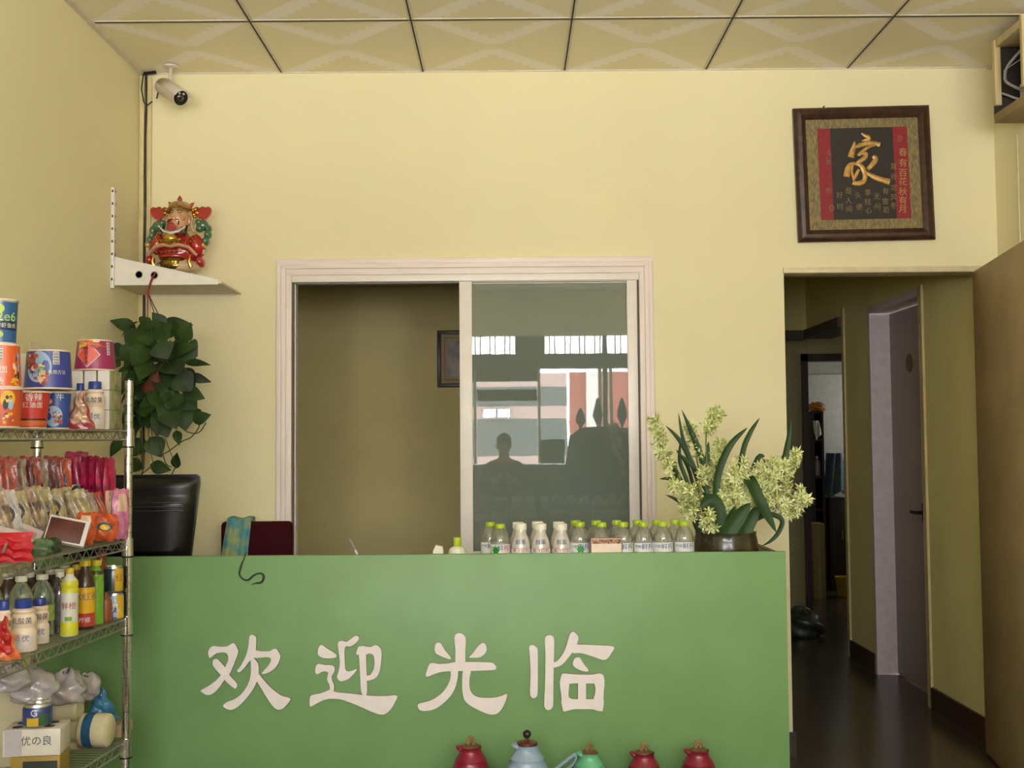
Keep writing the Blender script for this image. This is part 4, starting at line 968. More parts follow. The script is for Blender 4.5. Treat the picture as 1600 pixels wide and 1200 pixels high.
# ---- shelf three: drinks
T3 = Z3 + .0008
PF_WATER = [(.6, 0), (.96, .006), (1, .025), (1, .20), (.96, .22), (1, .24), (1, .56), (.99, .62), (.93, .70), (.78, .78), (.55, .85), (.40, .885), (.38, .92)]
PF_TEA = [(.6, 0), (.96, .006), (1, .025), (1, .60), (.97, .66), (.86, .74), (.66, .81), (.45, .87), (.42, .92)]
PF_SQ = [(.8, 0), (1, .02), (1, .60), (.93, .68), (.93, .72), (1, .76), (.9, .82), (.5, .88), (.45, .92)]
tea = M('tea_liquid', (58, 34, 24), .3, noise=.05, coat=.4); amber = M('amber_liquid', (128, 66, 34), .3, noise=.05, coat=.4)
def shelf_bottle(label, l, r_, ytop, v, prof, body, capm, capw, labels, texts=(), group=None, liquid=None, name='drink_bottle', capz=.92):
    c, rr = spx(l, r_, v, T3); h = at((l + r_) / 2, ytop, c.y).z - T3
    return bottle(name, label, 'bottle', c, rr, h, prof, body, (capw * mpp(c) / 2, capz - .005, 1.0), capm, labels, group, texts, 0, liquid)
Lb = lambda z0, z1, m, a=1.7: (z0, z1, m, FACE - a, FACE + a)
wl = M('water_label', (206, 210, 206), .4, noise=.2, nscale=30, rgb2=(150, 180, 96)); cl_ = M('green_leaf_label', (196, 206, 120), .4, noise=.3, nscale=40, rgb2=(120, 160, 50))
for i, (l, r_, yt, v) in enumerate([(-32, 4, 901, .10), (13, 51, 899.5, .10), (46, 84, 897, .10)]):
    shelf_bottle('clear water bottle with white cap and green label, %s from left on bottle shelf' % ORD[i], l, r_, yt, v, PF_WATER, pet_g, whitecap, 18, [Lb(.26, .52, cl_ if i == 2 else wl)], (), 'clear water bottles')
for i, (l, r_, yt) in enumerate([(-4, 26, 895.5), (30, 60, 894), (63, 93, 890), (79, 105, 889), (86, 115, 883.5)]):
    shelf_bottle('dark tea bottle with white cap, %s from left behind water bottles' % ORD[i], l, r_, yt, .175 if i < 3 else (.115, .16)[i - 3], PF_TEA, tea, whitecap, 15, [Lb(.2, .55, M('tea_label', (110, 84, 60), .4, noise=.2))], (), 'dark tea bottles')
for i, (x, yt) in enumerate([(20, 890), (39, 887), (56, 890), (73, 886)]):
    shelf_bottle('dark tea bottle with greyed cap, %s from left in rearmost row' % ORD[i], x - 15, x + 15, yt, .225, PF_TEA, tea, M('cap_grey', (170, 164, 150), .5), 14, [], (), 'rear tea bottles')
for i, (l, r_, yt) in enumerate([(-6, 17, 938.5), (17, 55, 936.5), (48, 76, 935)]):
    c, rr = spx(l, r_, .038 + .014 * (i == 2), T3)
    milk('pinkish blue-capped milk bottle, %s from left at the bottle shelf front' % ORD[i], c, min(rr, .034) if i != 1 else .033, at(0, yt, c.y).z - T3, 'milk drink bottles on the bottle shelf')
shelf_bottle('grey translucent drink bottle between water bottle and yellow-labelled bottle', 80, 106, 893, .075, PF_TEA, clear('grey_bottle_plastic', (150, 146, 142), .14, .08, .45, (130, 120, 118)), whitecap, 13, [Lb(.15, .62, M('grey_label', (120, 112, 110), .4, noise=.3, nscale=60))])
shelf_bottle('slim bottle with yellow and white wrap left of the iced tea', 95, 121, 887, .020, PF_SQ, M('wrap_yellow_white', (206, 206, 196), .35, coat=.3), M('yellow_cap', (206, 180, 44), .4), 13, [Lb(.64, .82, M('print_yellow2', (206, 200, 48), .4)), Lb(.03, .22, M('print_yellow2', (206, 200, 48), .4)), Lb(.24, .30, M(*GRN), .4)], [('鲜橙', .02, FACE, .45, ink_red)])
shelf_bottle('brown drink bottle with speckled label behind the iced tea', 107, 131, 882, .085, PF_TEA, amber, M('yellow_cap', (206, 180, 44), .4), 13, [Lb(.15, .62, M('speckle_brown', (140, 112, 84), .4, noise=.4, nscale=90))])
shelf_bottle('iced tea bottle with yellow and red label and yellow cap', 117, 147, 875, .035, PF_TEA, tea, M('yellow_cap', (206, 180, 44), .4), 17, [Lb(.24, .61, M('label_yellow', (226, 176, 26), .35, coat=.3)), Lb(.05, .24, M('label_red', (190, 52, 44), .35, coat=.3))], [('冰红茶', .024, FACE + .25, .47, ink_blue), ('柠檬', .016, FACE + .1, .14, lab_white)])
shelf_bottle('lime green wrapped drink bottle with yellow cap beside the iced tea', 138, 161, 875, .035, PF_SQ, M('wrap_lime', (116, 176, 40), .3, noise=.1, coat=.4), M('yellow_cap', (206, 180, 44), .4), 16, [Lb(.78, .84, M('neck_tea', (70, 60, 30), .4))])
shelf_bottle('orange soda bottle with red cap and bright orange label', 143, 171, 862, .075, PF_TEA, amber, M('red_cap', (168, 46, 40), .4), 16, [Lb(.36, .70, M('label_orange', (228, 112, 30), .35, coat=.3))], [('橙', .03, FACE + .35, .50, lab_white)])
shelf_bottle('tall dark cola bottle behind the iced tea near the upper shelf', 106, 132, 866, .15, PF_TEA, tea, M('black_cap', (30, 24, 22), .4), 15, [])
shelf_bottle('plain amber drink bottle right of the lime green wrapped one', 156, 174, 925, .022, PF_TEA, amber, M('brown_cap', (96, 56, 36), .4), 10, [Lb(.1, .75, M('label_rust', (138, 70, 40), .4))])
def can(label, c, r, h, base_m, bands, texts=(), name='drink_can', rz=0):
    o = thing(name, label, 'can', c, rz); al = M('can_aluminium', (196, 192, 188), .3, .9)
    b = MB(); b.lathe([(0, .004), (r * .78, .003), (r * .82, 0), (r * .9, .003), (r, .010), (r, h - .012), (r * .9, h - .003), (r * .89, h), (r * .85, h), (r * .83, h - .004), (0, h - .004)], al, n=28); b.build('shell', o)
    b = MB(); b.lathe([(r + .0005, .007), (r + .0006, .012), (r + .0006, h - .013), (r * .95, h - .0065)], base_m, n=28, caps=False); b.build('printed_sleeve', o, recalc=False)
    for (a0, a1, z0, z1, m) in bands:
        b = MB(); b.lathe([(r + .001, h * z0), (r + .001, h * z1)], m, n=10, a0=a0, a1=a1, caps=False); b.build('printed_panel', o, recalc=False)
    for (s_, size, a, z, m) in texts:
        b = MB(); b.text(s_, size, lambda x, y: Vector(((r + .0016) * math.cos(a + x / r), (r + .0016) * math.sin(a + x / r), h * z + y)), m); b.build('print', o, recalc=False)
    b = MB(); b.lathe([(.004, 0), (.009, 0), (.009, .0012), (.004, .0012)], al, c=(0, -.006, h - .0035), n=12, sy=1.4); b.build('pull_tab', o)
    return o
c, r = spx(165, 192, .019, T3); h1 = at(180, 926, c.y).z - T3
can('blue and white drink can with yellow side, lower one beside the far post', c, r, h1, M('can_blue', (70, 96, 160), .3, coat=.3), [(FACE + .35, FACE + 1.5, .08, .92, M('can_yellow', (206, 166, 40), .3)), (FACE - .9, FACE + .35, .5, .9, M('can_pale', (170, 180, 200), .3))], [('航', .040, FACE - .1, .52, lab_white), ('功能', .016, FACE - .1, .22, lab_white)])
can('dark teal drink can with yellow side stacked on the blue and white can', c + Vector((-.003, 0, h1 + .0006)), r, h1 * .98, M('can_teal', (40, 58, 60), .3, coat=.3), [(FACE + .2, FACE + 1.5, .08, .92, M('can_yellow', (206, 166, 40), .3))], [('红', .026, FACE + .75, .55, ink_red)])
p = rkpx(8, .024, T3)
wedge_bag('red snack packet with orange stripe at the lower left of the bottle shelf', p + Vector((.0, -.006, 0)), .075, .105, .022, fo('wrap_red', (190, 40, 40), (140, 24, 30)), fo('wrap_orange_stripe', (206, 120, 60), (190, 90, 50)), .2, 'snack_bag', 'snack bag', True)

# ---- shelf four: cartons, cans, rolls, bags
T4 = Z4 + .0008
roll_m = M('tissue_cream', (214, 204, 170), .75, noise=.04, bump=.1, bscale=200)
def at_shelf4(px, py, v):
    p0 = RA + E2 * v; return on_plane(px, py, p0, E2)
def roll(label, l, r_, yt, yb, v, sleeve=None, z=None):
    c = at_shelf4((l + r_) / 2, (yt + yb) / 2, v); rad_ = (yb - yt) / 2 * mpp(c) * .96; ln = .085
    o = thing('tissue_roll', label, 'tissue roll', c if z is None else (c.x, c.y, z + rad_), RANG + math.pi / 2)
    T = Matrix.Rotation(math.pi / 2, 4, 'Y')
    b = MB(); b.lathe([(0, -ln / 2), (rad_ * .82, -ln / 2), (rad_ * .97, -ln / 2 + .005), (rad_, -ln / 2 + .014), (rad_, ln / 2 - .014), (rad_ * .97, ln / 2 - .005), (rad_ * .82, ln / 2), (0, ln / 2)], roll_m, n=30, mat=T); b.build('roll', o)
    if sleeve:
        b = MB(); b.lathe([(rad_ + .0008, -ln * .30), (rad_ + .0008, ln * .02)], sleeve, n=30, mat=T, caps=False); b.build('blue_wrapper', o, recalc=False)
    return o, c, rad_
blue_lab = M('wrapper_blue', (36, 96, 150), .5, noise=.2, nscale=60)
o3, c3, ra3 = roll('cream tissue roll with blue wrapper band at the front of the lowest shelf', 124, 176, 1143, 1196, .055, blue_lab, T4)
o2, c2, ra2 = roll('plain cream tissue roll in the middle of the tissue pile', 92, 142, 1120, 1160, .145, None)
o1, c1, ra1 = roll('topmost cream tissue roll under the plastic bags', 88, 140, 1092, 1129, .145, None)
# crate that carries the upper rolls
q = at_shelf4(112, 1160, .15)
bx = thing('storage_carton', 'cream carton standing under the upper tissue rolls on the lowest shelf', 'box', (c2.x + E1.x * .012, c2.y + E1.y * .012, T4), RANG)
b = MB(); hb = c2.z - ra2 - T4 - .0006; b.box((0, 0, hb / 2), (.08, .058, max(.02, hb)), M('carton_cream', (196, 184, 150), .7), .002); b.build('box_body', bx)
o1.location.z = c2.z + ra2 + ra1 * .72; o1.location.x -= .02
# white six-hole yoghurt carrier
m_ = at_shelf4(58, 1153, .055)
yg = thing('drink_carrier', 'white cardboard drink carrier with round holes and dark lettering', 'box', (m_.x, m_.y, m_.z), 0.12)
ygw, ygh = 84 * mpp(m_), 40 * mpp(m_); yw = M('carrier_white', (206, 200, 190), .55)
b = MB(); b.box((0, 0, 0), (ygw, .10, ygh), yw, .0015); b.build('box_body', yg)
b = MB()
for ix in range(3):
    for iy in range(2): b.lathe([(.0, .0012), (.0125, .0012), (.0135, .0004)], M('hole_dark', (70, 64, 66), .7), c=(-ygw * .30 + ix * ygw * .28, -.022 + iy * .045, ygh / 2), n=20)
b.build('holes', yg)
b = MB(); b.text('优の良', .026, lambda x, y: Vector((x + .012, -.0506, y + .003)), ink_dark); b.build('print', yg, recalc=False)
b = MB(); b.box((-ygw * .32, -.0503, 0), (ygw * .30, .0006, ygh * .94), M('carrier_lilac', (176, 170, 176), .5)); b.build('printed_panel', yg)
sh_ = thing('storage_carton', 'dark yellow-edged carton below the white drink carrier', 'box', (m_.x + .01, m_.y, T4), 0.12)
hb2 = m_.z - ygh / 2 - T4 - .0006
b = MB(); b.box((0, 0, hb2 / 2), (ygw * .86, .10, hb2), M('carton_mustard', (150, 122, 50), .6), .002); b.build('box_body', sh_)
b = MB(); b.box((0.012, -.0506, hb2 / 2), (ygw * .6, .0006, hb2 * .7), M('carton_dark', (40, 48, 42), .5)); b.build('printed_panel', sh_)
# cans standing on the carrier
for (x, col, lab, bandm, dy) in ((48, (132, 34, 36), 'dark red drink can behind the white carrier', None, .018), (78, (40, 56, 120), 'blue drink can with yellow and green print on the white carrier', 1, -.012)):
    c = at_shelf4(x, 1130, .055); rr = (21 if bandm else 15) * mpp(c)
    zb = m_.z + ygh / 2 + .0014
    can(lab, (c.x, m_.y + dy, zb), rr, .058 if bandm else .060, M('can_%d' % col[0], col, .28, coat=.4), [(FACE - .6, FACE + .2, .1, .45, M('can_yellow', (206, 166, 40), .3)), (FACE + .2, FACE + .9, .1, .6, M('can_green', (54, 92, 60), .3))] if bandm else [], [('G', .024, FACE - .1, .66, lab_white)] if bandm else [])
# cream carton on the left
m2_ = at_shelf4(12, 1118, .225)
cc = thing('storage_carton', 'large cream cardboard carton at the left of the lowest shelf', 'box', (m2_.x - .02, m2_.y - .0, T4), .30)
b = MB(); b.box((0, 0, (at(0, 1074, m2_.y).z - T4) / 2), (.15, .085, at(0, 1074, m2_.y).z - T4), M('carton_cream', (196, 184, 150), .7), .003); b.build('box_body', cc)
bagm = M('plastic_bag_film', (210, 202, 206), .22, noise=.25, nscale=9, rgb2=(158, 150, 158), bump=.5, bscale=16, coat=.6)
for i, (x, y, rr, lab) in enumerate([(52, 1076, (.060, .06, .050), 'big crumpled translucent plastic bag on top of the cans'), (100, 1078, (.058, .06, .048), 'crumpled translucent plastic bag with dark fold in the middle'), (135, 1076, (.036, .05, .040), 'small clear crumpled plastic bag nearest the green counter'), (14, 1062, (.05, .05, .034), 'flat translucent plastic bag at the left under the bottle shelf')]):
    c = at_shelf4(x, y, .12); crumple('plastic_bag', lab, 'plastic bag', (c.x, c.y, c.z - rr[2] * .72), rr, bagm, 31 + i, .30, 30)
c = at_shelf4(158, 1145, .11)
wedge_bag('blue snack bag with pale emblem leaning behind the tissue rolls', (c.x, c.y, T4 + .02), .13, .115, .03, M('bag_blue', (62, 130, 170), .3, noise=.3, nscale=20, rgb2=(40, 92, 150), coat=.5, bump=.3, bscale=30), M('bag_teal', (44, 116, 140), .3, coat=.5), .3, 'snack_bag', 'snack bag', True)
c = at_shelf4(186, 1150, .05)
pb_ = thing('snack_box', 'small cream and pink box beside the far post on the lowest shelf', 'box', (c.x, c.y, T4), RANG)
b = MB(); b.box((0, 0, .017), (.09, .05, .034), M('box_cream_pink', (200, 186, 150), .5, noise=.3, nscale=14, rgb2=(190, 96, 96)), .002); b.build('box_body', pb_)
c = at_shelf4(10, 1172, .02)
wedge_bag('dark red snack bag at the lower left corner of the rack', (c.x, c.y, T4), .10, .10, .03, fo('wrap_dark_red', (140, 26, 36), (90, 20, 30)), fo('wrap_red_speckle', (150, 90, 80), (110, 60, 50)), .25, 'snack_bag', 'snack bag', True)
# ------------------------------------------------------------------ wall shelf with deity figurine, corner conduit, camera
steel = M('bracket_white', (226, 222, 216), .4, noise=.03)
hole = M('slot_dark', (40, 34, 30), .8)
BN, BF = at_x(174, 400, XL).y, at_x(218, 400, XL).y      # near and far bracket, along the left wall
zb = at(280, 445, BN).z                                   # underside of the board
sx1 = at(341, 440, BN).x
ws = thing('wall_bracket_shelf', 'white wall shelf on two slotted uprights in the left corner carrying the deity figurine', 'shelf', (XL, BN, zb))
wo = Vector(ws.location)
for (Y, zt_, zb_) in ((BN, at_x(174, 293, XL).z, at_x(174, 451, XL).z), (BF, at_x(218, 324, XL).z, at_x(216, 470, XL).z)):
    b = MB(); b.box2(Vector((.0005, Y - .014, zt_)) - Vector((0, wo.y, wo.z)), Vector((.014, Y + .014, zb_)) - Vector((0, wo.y, wo.z)), steel, .002)
    u_ = b.build('upright', ws)
    b = MB(); nh = 8
    for q in range(nh):
        z = zb_ + (zt_ - zb_) * (q + .7) / nh - wo.z
        b.box((.0075, Y - .0142 - wo.y, z), (.006, .0008, .010), hole, .0003)
        b.box((.0142, Y - wo.y, z), (.0008, .006, .012), hole, .0003)
    b.build('slot_holes', u_)
    zh = at_x(180, 404, XL).z - wo.z if Y == BN else (at_x(180, 404, XL).z - wo.z)
    L_ = sx1 - XL
    pl = [(.012, 0), (L_, 0), (L_, .020), (.012, zh)]
    b = MB(); b.prism(pl, lambda x, y: Vector((x, Y - .002 - wo.y, y)), lambda x, y: Vector((x, Y + .002 - wo.y, y)), steel); b.box((L_ / 2, Y + (.012 if Y == BN else -.012) - wo.y, .0015), (L_ - .02, .024, .003), steel)
    ar = b.build('bracket_arm', ws)
    b = MB()
    for hx_ in ((217, 429), (241, 430)) if Y == BN else ():
        c = at(hx_[0], hx_[1], Y - .003) - wo
        b.lathe([(0, .0), (.0125, 0)], hole, mat=Matrix.Translation(c) @ Matrix.Rotation(math.pi / 2, 4, 'X'), n=20); b.lathe([(.0125, 0), (.0145, .001), (.016, 0)], M('hole_rim', (180, 172, 160), .4), mat=Matrix.Translation(c) @ Matrix.Rotation(math.pi / 2, 4, 'X'), n=20, caps=False)
    if Y == BN: b.build('round_holes', ar)
    else: b.bm.free()
b = MB(); b.box2((.012, .003, .0035), (sx1 - XL + .012, BF - BN - .003, .012), M('shelf_board', (214, 204, 184), .5), .001); b.build('board', ws)

# deity figurine
SY = (BN + BF) / 2 + .02
fL, fR = at(233, 400, SY).x, at(331, 400, SY).x
fz0 = zb + .0128; ftop = at(283, 305, SY).z
st = thing('deity_figurine', 'glazed ceramic seated deity figurine in red, green and gold on the corner shelf', 'figurine', ((fL + fR) / 2, SY, fz0))
S = SY / FPX; FH = ftop - fz0                        # metres per photo pixel on the figurine
def fp(x, y, d=0): return Vector(((x / 7.5 + 220 - 282) * S, d, FH - (y / 7.5 + 290 - 305) * S))
cer = dict(noise=.08, nscale=40, coat=.8)
rd = M('glaze_red', (178, 36, 38), .15, **cer); gr = M('glaze_green', (74, 112, 78), .18, **cer); gd = M('glaze_gold', (196, 148, 62), .18, .85, noise=.15); skin = M('glaze_skin', (214, 164, 124), .25, **cer); ivory = M('glaze_ivory', (214, 190, 160), .22, **cer); bkz = M('glaze_black', (30, 26, 28), .25); dgd = M('glaze_old_gold', (128, 104, 48), .2, .7, noise=.25)
def eb(b, x, y, rx, ry, d, rd_, m, rot=None, n=14): b.ball(fp(x, y, d), (rx / 7.5 * S, rd_, ry / 7.5 * S), m, n, rot)
b = MB(); eb(b, 440, 960, 270, 90, 0, .065, ivory); b.lathe([(0, 0), (.082, 0), (.085, .006), (.080, .014), (0, .016)], ivory, sy=.72); b.build('base', st)
b = MB(); eb(b, 440, 780, 255, 230, .012, .062, rd); eb(b, 210, 700, 90, 130, -.004, .045, rd, (0, .3, 0)); eb(b, 670, 720, 95, 140, -.004, .045, rd, (0, -.3, 0)); eb(b, 120, 890, 55, 60, -.01, .03, rd); eb(b, 710, 910, 50, 75, -.01, .03, rd, (0, -.4, 0)); b.build('red_robe', st)
for sl in (((215, 490, 80, 70), (150, 540, 45, 60), (255, 455, 60, 40), (120, 650, 44, 52), (140, 600, 44, 50), (260, 500, 50, 40)), ((730, 480, 75, 70), (800, 520, 40, 50), (690, 450, 55, 40), (770, 670, 46, 58), (795, 590, 46, 55), (700, 520, 50, 46))):
    b = MB()
    for (x, y, rx, ry) in sl: eb(b, x, y, rx, ry, -.008, .024, gr)
    b.build('green_sleeve', st)
b = MB()
for (x, y, rx, ry) in ((95, 710, 38, 42), (740, 720, 38, 42)): eb(b, x, y, rx, ry, -.012, .02, M('glaze_pale_gold', (206, 176, 96), .2, .4))
for (x, y, rx, ry) in ((95, 770, 30, 40), (735, 780, 30, 50)): eb(b, x, y, rx, ry, -.010, .018, ivory)
b.build('tassels', st)
hd = MB(); eb(hd, 462, 420, 118, 165, -.020, .050, skin, n=22); eb(hd, 352, 440, 22, 55, -.012, .012, skin); eb(hd, 578, 430, 24, 60, -.012, .012, skin); eb(hd, 445, 430, 26, 30, -.068, .012, skin); eb(hd, 385, 420, 36, 34, -.056, .014, M('glaze_cheek', (208, 146, 110), .3)); eb(hd, 530, 415, 36, 34, -.054, .014, M('glaze_cheek', (208, 146, 110), .3)); head = hd.build('head', st)
b = MB()
for cx_ in (395, 500): b.tube([fp(cx_ - 36, 338, -.060), fp(cx_ - 12, 322, -.0665), fp(cx_ + 14, 322, -.0665), fp(cx_ + 36, 338, -.060)], .0016, bkz, 6)
for cx_ in (398, 498): b.tube([fp(cx_ - 26, 362, -.0625), fp(cx_, 354, -.068), fp(cx_ + 26, 362, -.0625)], .0011, bkz, 6)
b.build('eyes_and_brows', head)
b = MB(); b.tube([fp(352, 468, -.058), fp(400, 438, -.070), fp(445, 446, -.073), fp(490, 438, -.070), fp(500, 470, -.066), fp(488, 500, -.064)], .0022, bkz, 6); b.build('moustache', head)
b = MB(); cm_ = M('glaze_coral', (184, 62, 52), .5, noise=.3, nscale=150)
for (x_, y_, r1, r2) in ((408, 500, 54, 44), (385, 520, 34, 40), (432, 522, 34, 38), (408, 545, 36, 26), (396, 470, 30, 22)): eb(b, x_, y_, r1, r2, -.061, .005, cm_)
for (x_, y_) in ((400, 500), (425, 490), (415, 525), (385, 515)): b.ball(fp(x_, y_, -.067), (.0022, .0015, .0022), gd, 6)
b.build('mouth_ornament', st)
b = MB()
for pts_ in ([(322, 350), (305, 410), (320, 470), (300, 545)], [(600, 350), (620, 410), (605, 470), (632, 560)], [(640, 420), (660, 480), (640, 560)]): b.tube(smooth_line([fp(x_, y_, -.02) for x_, y_ in pts_], 4), .0055, ivory, 8, flat=.5)
b.build('hat_ribbons', st)
b = MB(); b.tube([fp(262, 520, -.045), fp(320, 575, -.062), fp(410, 600, -.070), fp(490, 575, -.062), fp(560, 510, -.045)], [.003, .005, .006, .005, .003], M('glaze_white', (222, 214, 206), .2, coat=.8), 8)
for x_ in (300, 520, 575): b.tube([fp(x_, 500, -.045), fp(x_ - 5, 560, -.052), fp(x_ - 18, 625, -.05)], [.004, .006, .003], bkz, 6)
b.build('collar_and_beard', st)
b = MB(); eb(b, 465, 265, 135, 75, -.010, .052, M('glaze_hat', (176, 132, 92), .2, **cer), n=20)
b.tube([fp(340, 300, -.030), fp(400, 285, -.060), fp(465, 280, -.068), fp(530, 285, -.060), fp(592, 300, -.030)], .006, gd, 8)
for (x_, y_) in ((345, 215), (610, 225)): b.tube([fp(x_ + (40 if x_ < 460 else -40), 270, -.01), fp(x_, y_, -.01), fp(x_ + (-18 if x_ < 460 else 22), y_ - 20, -.01)], [.011, .006, .001], rd, 8)
b.tube([fp(450, 235, -.055), fp(425, 250, -.058), fp(445, 268, -.062), fp(478, 250, -.062), fp(460, 232, -.058)], .0025, gr, 6)
hat = b.build('hat', st)
b = MB(); b.lathe([(0, -.002), (.009, .004), (.0105, .010), (.007, .018), (0, .028)], rd, c=fp(470, 205, -.02), n=14); b.build('hat_finial', hat)
for sg in (-1, 1):
    b = MB(); c = 470
    k = lambda x, y, d: fp(c + sg * (x - c), y, d)
    pl = [(600, 320), (650, 255), (690, 270), (720, 250), (760, 265), (800, 252), (832, 290), (815, 350), (770, 400), (720, 410), (680, 375), (620, 380)]
    b.prism(smooth_poly(pl, 2), lambda x, y: k(x, y, -.006), lambda x, y: k(x, y, .006), rd)
    for (x, y, r_) in ((640, 290, .010), (660, 330, .010), (620, 350, .010), (610, 300, .009), (635, 375, .008), (690, 280, .006), (740, 268, .006), (790, 270, .006), (655, 375, .006), (700, 390, .005)): b.ball(k(x, y, -.009), (r_, .006, r_ * .8), gd, 8)
    b.build('hat_wing', hat)
b = MB(); b.lathe([(0, 0), (.030, .0), (.042, .012), (.045, .020), (.040, .022), (0, .020)], gd, c=fp(395, 735, -.060), n=24, sy=.6); eb(b, 395, 660, 85, 62, -.060, .022, M('glaze_bright_gold', (220, 176, 84), .15, .8)); eb(b, 480, 690, 55, 22, -.064, .012, M('glaze_bright_gold', (220, 176, 84), .15, .8), (0, -.5, 0)); b.build('gold_ingot', st)
b = MB(); b.tube([fp(140, 830, -.045), fp(230, 755, -.062), fp(330, 738, -.070), fp(410, 760, -.074), fp(500, 738, -.070), fp(610, 765, -.062), fp(690, 850, -.045)], [.010, .013, .013, .012, .013, .013, .010], M('glaze_scroll', (206, 156, 124), .22, **cer), 10, flat=.6); b.build('arms_with_scroll', st)
b = MB(); b.lathe([(.040, 0), (.058, .008), (.062, .022), (.054, .036), (.050, .042), (.053, .046), (0, .046)], dgd, c=fp(410, 1012, -.022), n=28, sy=.75)
for x_ in (185, 610): b.tube([fp(x_ + 20, 995, -.05), fp(x_, 930, -.058), fp(x_ + 12, 850, -.055)], [.008, .007, .003], gd, 8)
b.build('treasure_bowl', st)
b = MB()
for q in range(15): b.ball(fp(240 + q * 26, 826 - 12 * math.sin(math.pi * q / 14), -.068), (.0035, .0035, .0035), dgd if q % 2 else gd, 8)
for (x_, y_) in ((640, 655), (665, 690), (620, 690), (210, 640), (180, 690), (600, 560), (690, 610), (230, 590), (120, 900), (700, 900), (690, 860)): b.ball(fp(x_, y_, -.047), (.0045, .004, .0035), gd, 8)
b.tube([fp(560, 560, -.04), fp(600, 640, -.05), fp(560, 720, -.05)], .003, gd, 6); b.tube([fp(250, 560, -.04), fp(210, 640, -.05), fp(250, 720, -.05)], .003, gd, 6)
b.build('gold_trim', st)
b = MB(); b.lathe([(.0535, 0), (.0545, .003), (.0535, .007)], rd, c=fp(410, 868, -.022), n=28, sy=.75, caps=False); b.build('red_sash', st)
b = MB(); b.text('招财进宝', .014, lambda x, y: fp(405, 945, -.0715) + Vector((x, abs(x) ** 2 * 6, y)), M('glaze_bright_gold', (220, 176, 84), .15, .8)); b.build('gold_characters', st, recalc=False)

# conduit and cables in the corner
cd = thing('cable_conduit', 'pair of slim cream cable conduits with black cables running down the left corner', 'conduit', (XL, BY, 0))
cf = lambda x, y, z: Vector((x - XL, y - BY, z))
b = MB(); b.box2(cf(XL + .001, BY - .018, 1.0), cf(XL + .022, BY - .001, CZ - .014), M('conduit_cream', (214, 200, 150), .5), .003); b.build('conduit', cd)
b = MB(); b.box2(cf(XL + .034, BY - .016, 1.2), cf(XL + .052, BY - .001, CZ - .02), M('conduit_cream', (214, 200, 150), .5), .003); b.build('conduit', cd)
b = MB(); kx_ = XL + .028
zz = [CZ - .004, 2.75, 2.6, 2.45, 2.3, 2.15, 2.0, 1.8, 1.5, 1.2]
b.tube([cf(kx_ + .002 * math.sin(i * 2.1), BY - .012 + .004 * math.sin(i * 1.7), z) for i, z in enumerate(zz)], .0042, M('cable_black', (28, 25, 24), .5), 8)
b.tube([cf(kx_ - .008, BY - .022, CZ - .004), cf(kx_ - .014, BY - .03, 2.80), cf(kx_ - .006, BY - .024, 2.75), cf(kx_ + .01, BY - .03, 2.73), cf(kx_ + .035, BY - .04, 2.745)], .0028, M('cable_black', (28, 25, 24), .5), 8)
b.tube([cf(kx_ - .012, BY - .02, CZ - .008), cf(kx_ + .01, BY - .03, CZ - .010), cf(kx_ + .05, BY - .05, CZ - .012)], .007, M('cable_black', (28, 25, 24), .5), 8)
b.build('cables', cd)

# bullet camera hanging from the ceiling
cb = at_z(266.5, 103, CZ - .0045); VY = cb.y; mount = cb.copy()
cc_ = thing('security_camera', 'cream bullet security camera hanging from the ceiling in the left corner', 'camera', mount)
bcol = M('camera_shell', (206, 196, 184), .35, noise=.02)
b = MB(); b.lathe([(0, 0), (.032, 0), (.030, -.006), (.014, -.012), (0, -.012)], bcol, n=28); b.rod((0, 0, -.010), (0, 0, -.052), .007, bcol, 14); b.ball((0, 0, -.056), .011, bcol); b.build('ceiling_mount', cc_)
tail, front = at(252, 133, VY + .015) - mount, at(283, 153.5, VY - .13) - mount
ax = (front - tail).normalized(); Tq = Matrix.Translation(tail) @ ax.to_track_quat('Z', 'Y').to_matrix().to_4x4(); ln_ = (front - tail).length
R0_ = .034
b = MB(); b.lathe([(0, 0), (R0_ * .7, 0), (R0_ * .95, .012), (R0_, .03), (R0_, ln_ - .006), (R0_ * .97, ln_), (R0_ * .9, ln_), (R0_ * .88, ln_ - .006)], bcol, n=32, mat=Tq, caps=False); b.build('housing', cc_)
b = MB(); b.lathe([(0, ln_ - .006), (R0_ * .89, ln_ - .006)], M('camera_face', (22, 20, 20), .15, coat=.5), n=32, mat=Tq, caps=False); fc = b.build('front_glass', cc_)
b = MB(); b.lathe([(0, ln_ - .002), (R0_ * .34, ln_ - .003), (R0_ * .42, ln_ - .0055)], M('lens_dark', (50, 46, 44), .1, coat=1), n=20, mat=Tq @ Matrix.Translation((0, 0, 0)), caps=False)
b.build('lens', fc)
up = Vector((0, 0, 1)); ul = (Tq.to_3x3().inverted() @ up); a_up = math.atan2(ul.y, ul.x)
for da in (-.45, .45):
    b = MB(); b.ball(Tq @ Vector((R0_ * .58 * math.cos(a_up + da), R0_ * .58 * math.sin(a_up + da), ln_ - .005)), R0_ * .17, M('infrared_lamp', (200, 200, 196), .15, .6)); b.build('lamp', fc)
b = MB(); b.lathe([(R0_ * 1.07, .03), (R0_ * 1.09, ln_ * .5), (R0_ * 1.08, ln_ + .014)], bcol, n=18, mat=Tq, a0=a_up - 1.25, a1=a_up + 1.25, caps=False); vz = b.build('sun_visor', cc_, recalc=False); sm = vz.modifiers.new('thick', 'SOLIDIFY'); sm.thickness = .0035
b = MB(); b.tube([tail, tail + Vector((-.02, .03, -.01)), tail + Vector((-.05, .10, -.03)), tail + Vector((-.06, .16, .0))], .003, M('cable_black', (28, 25, 24), .5), 7); b.build('tail_cable', cc_)

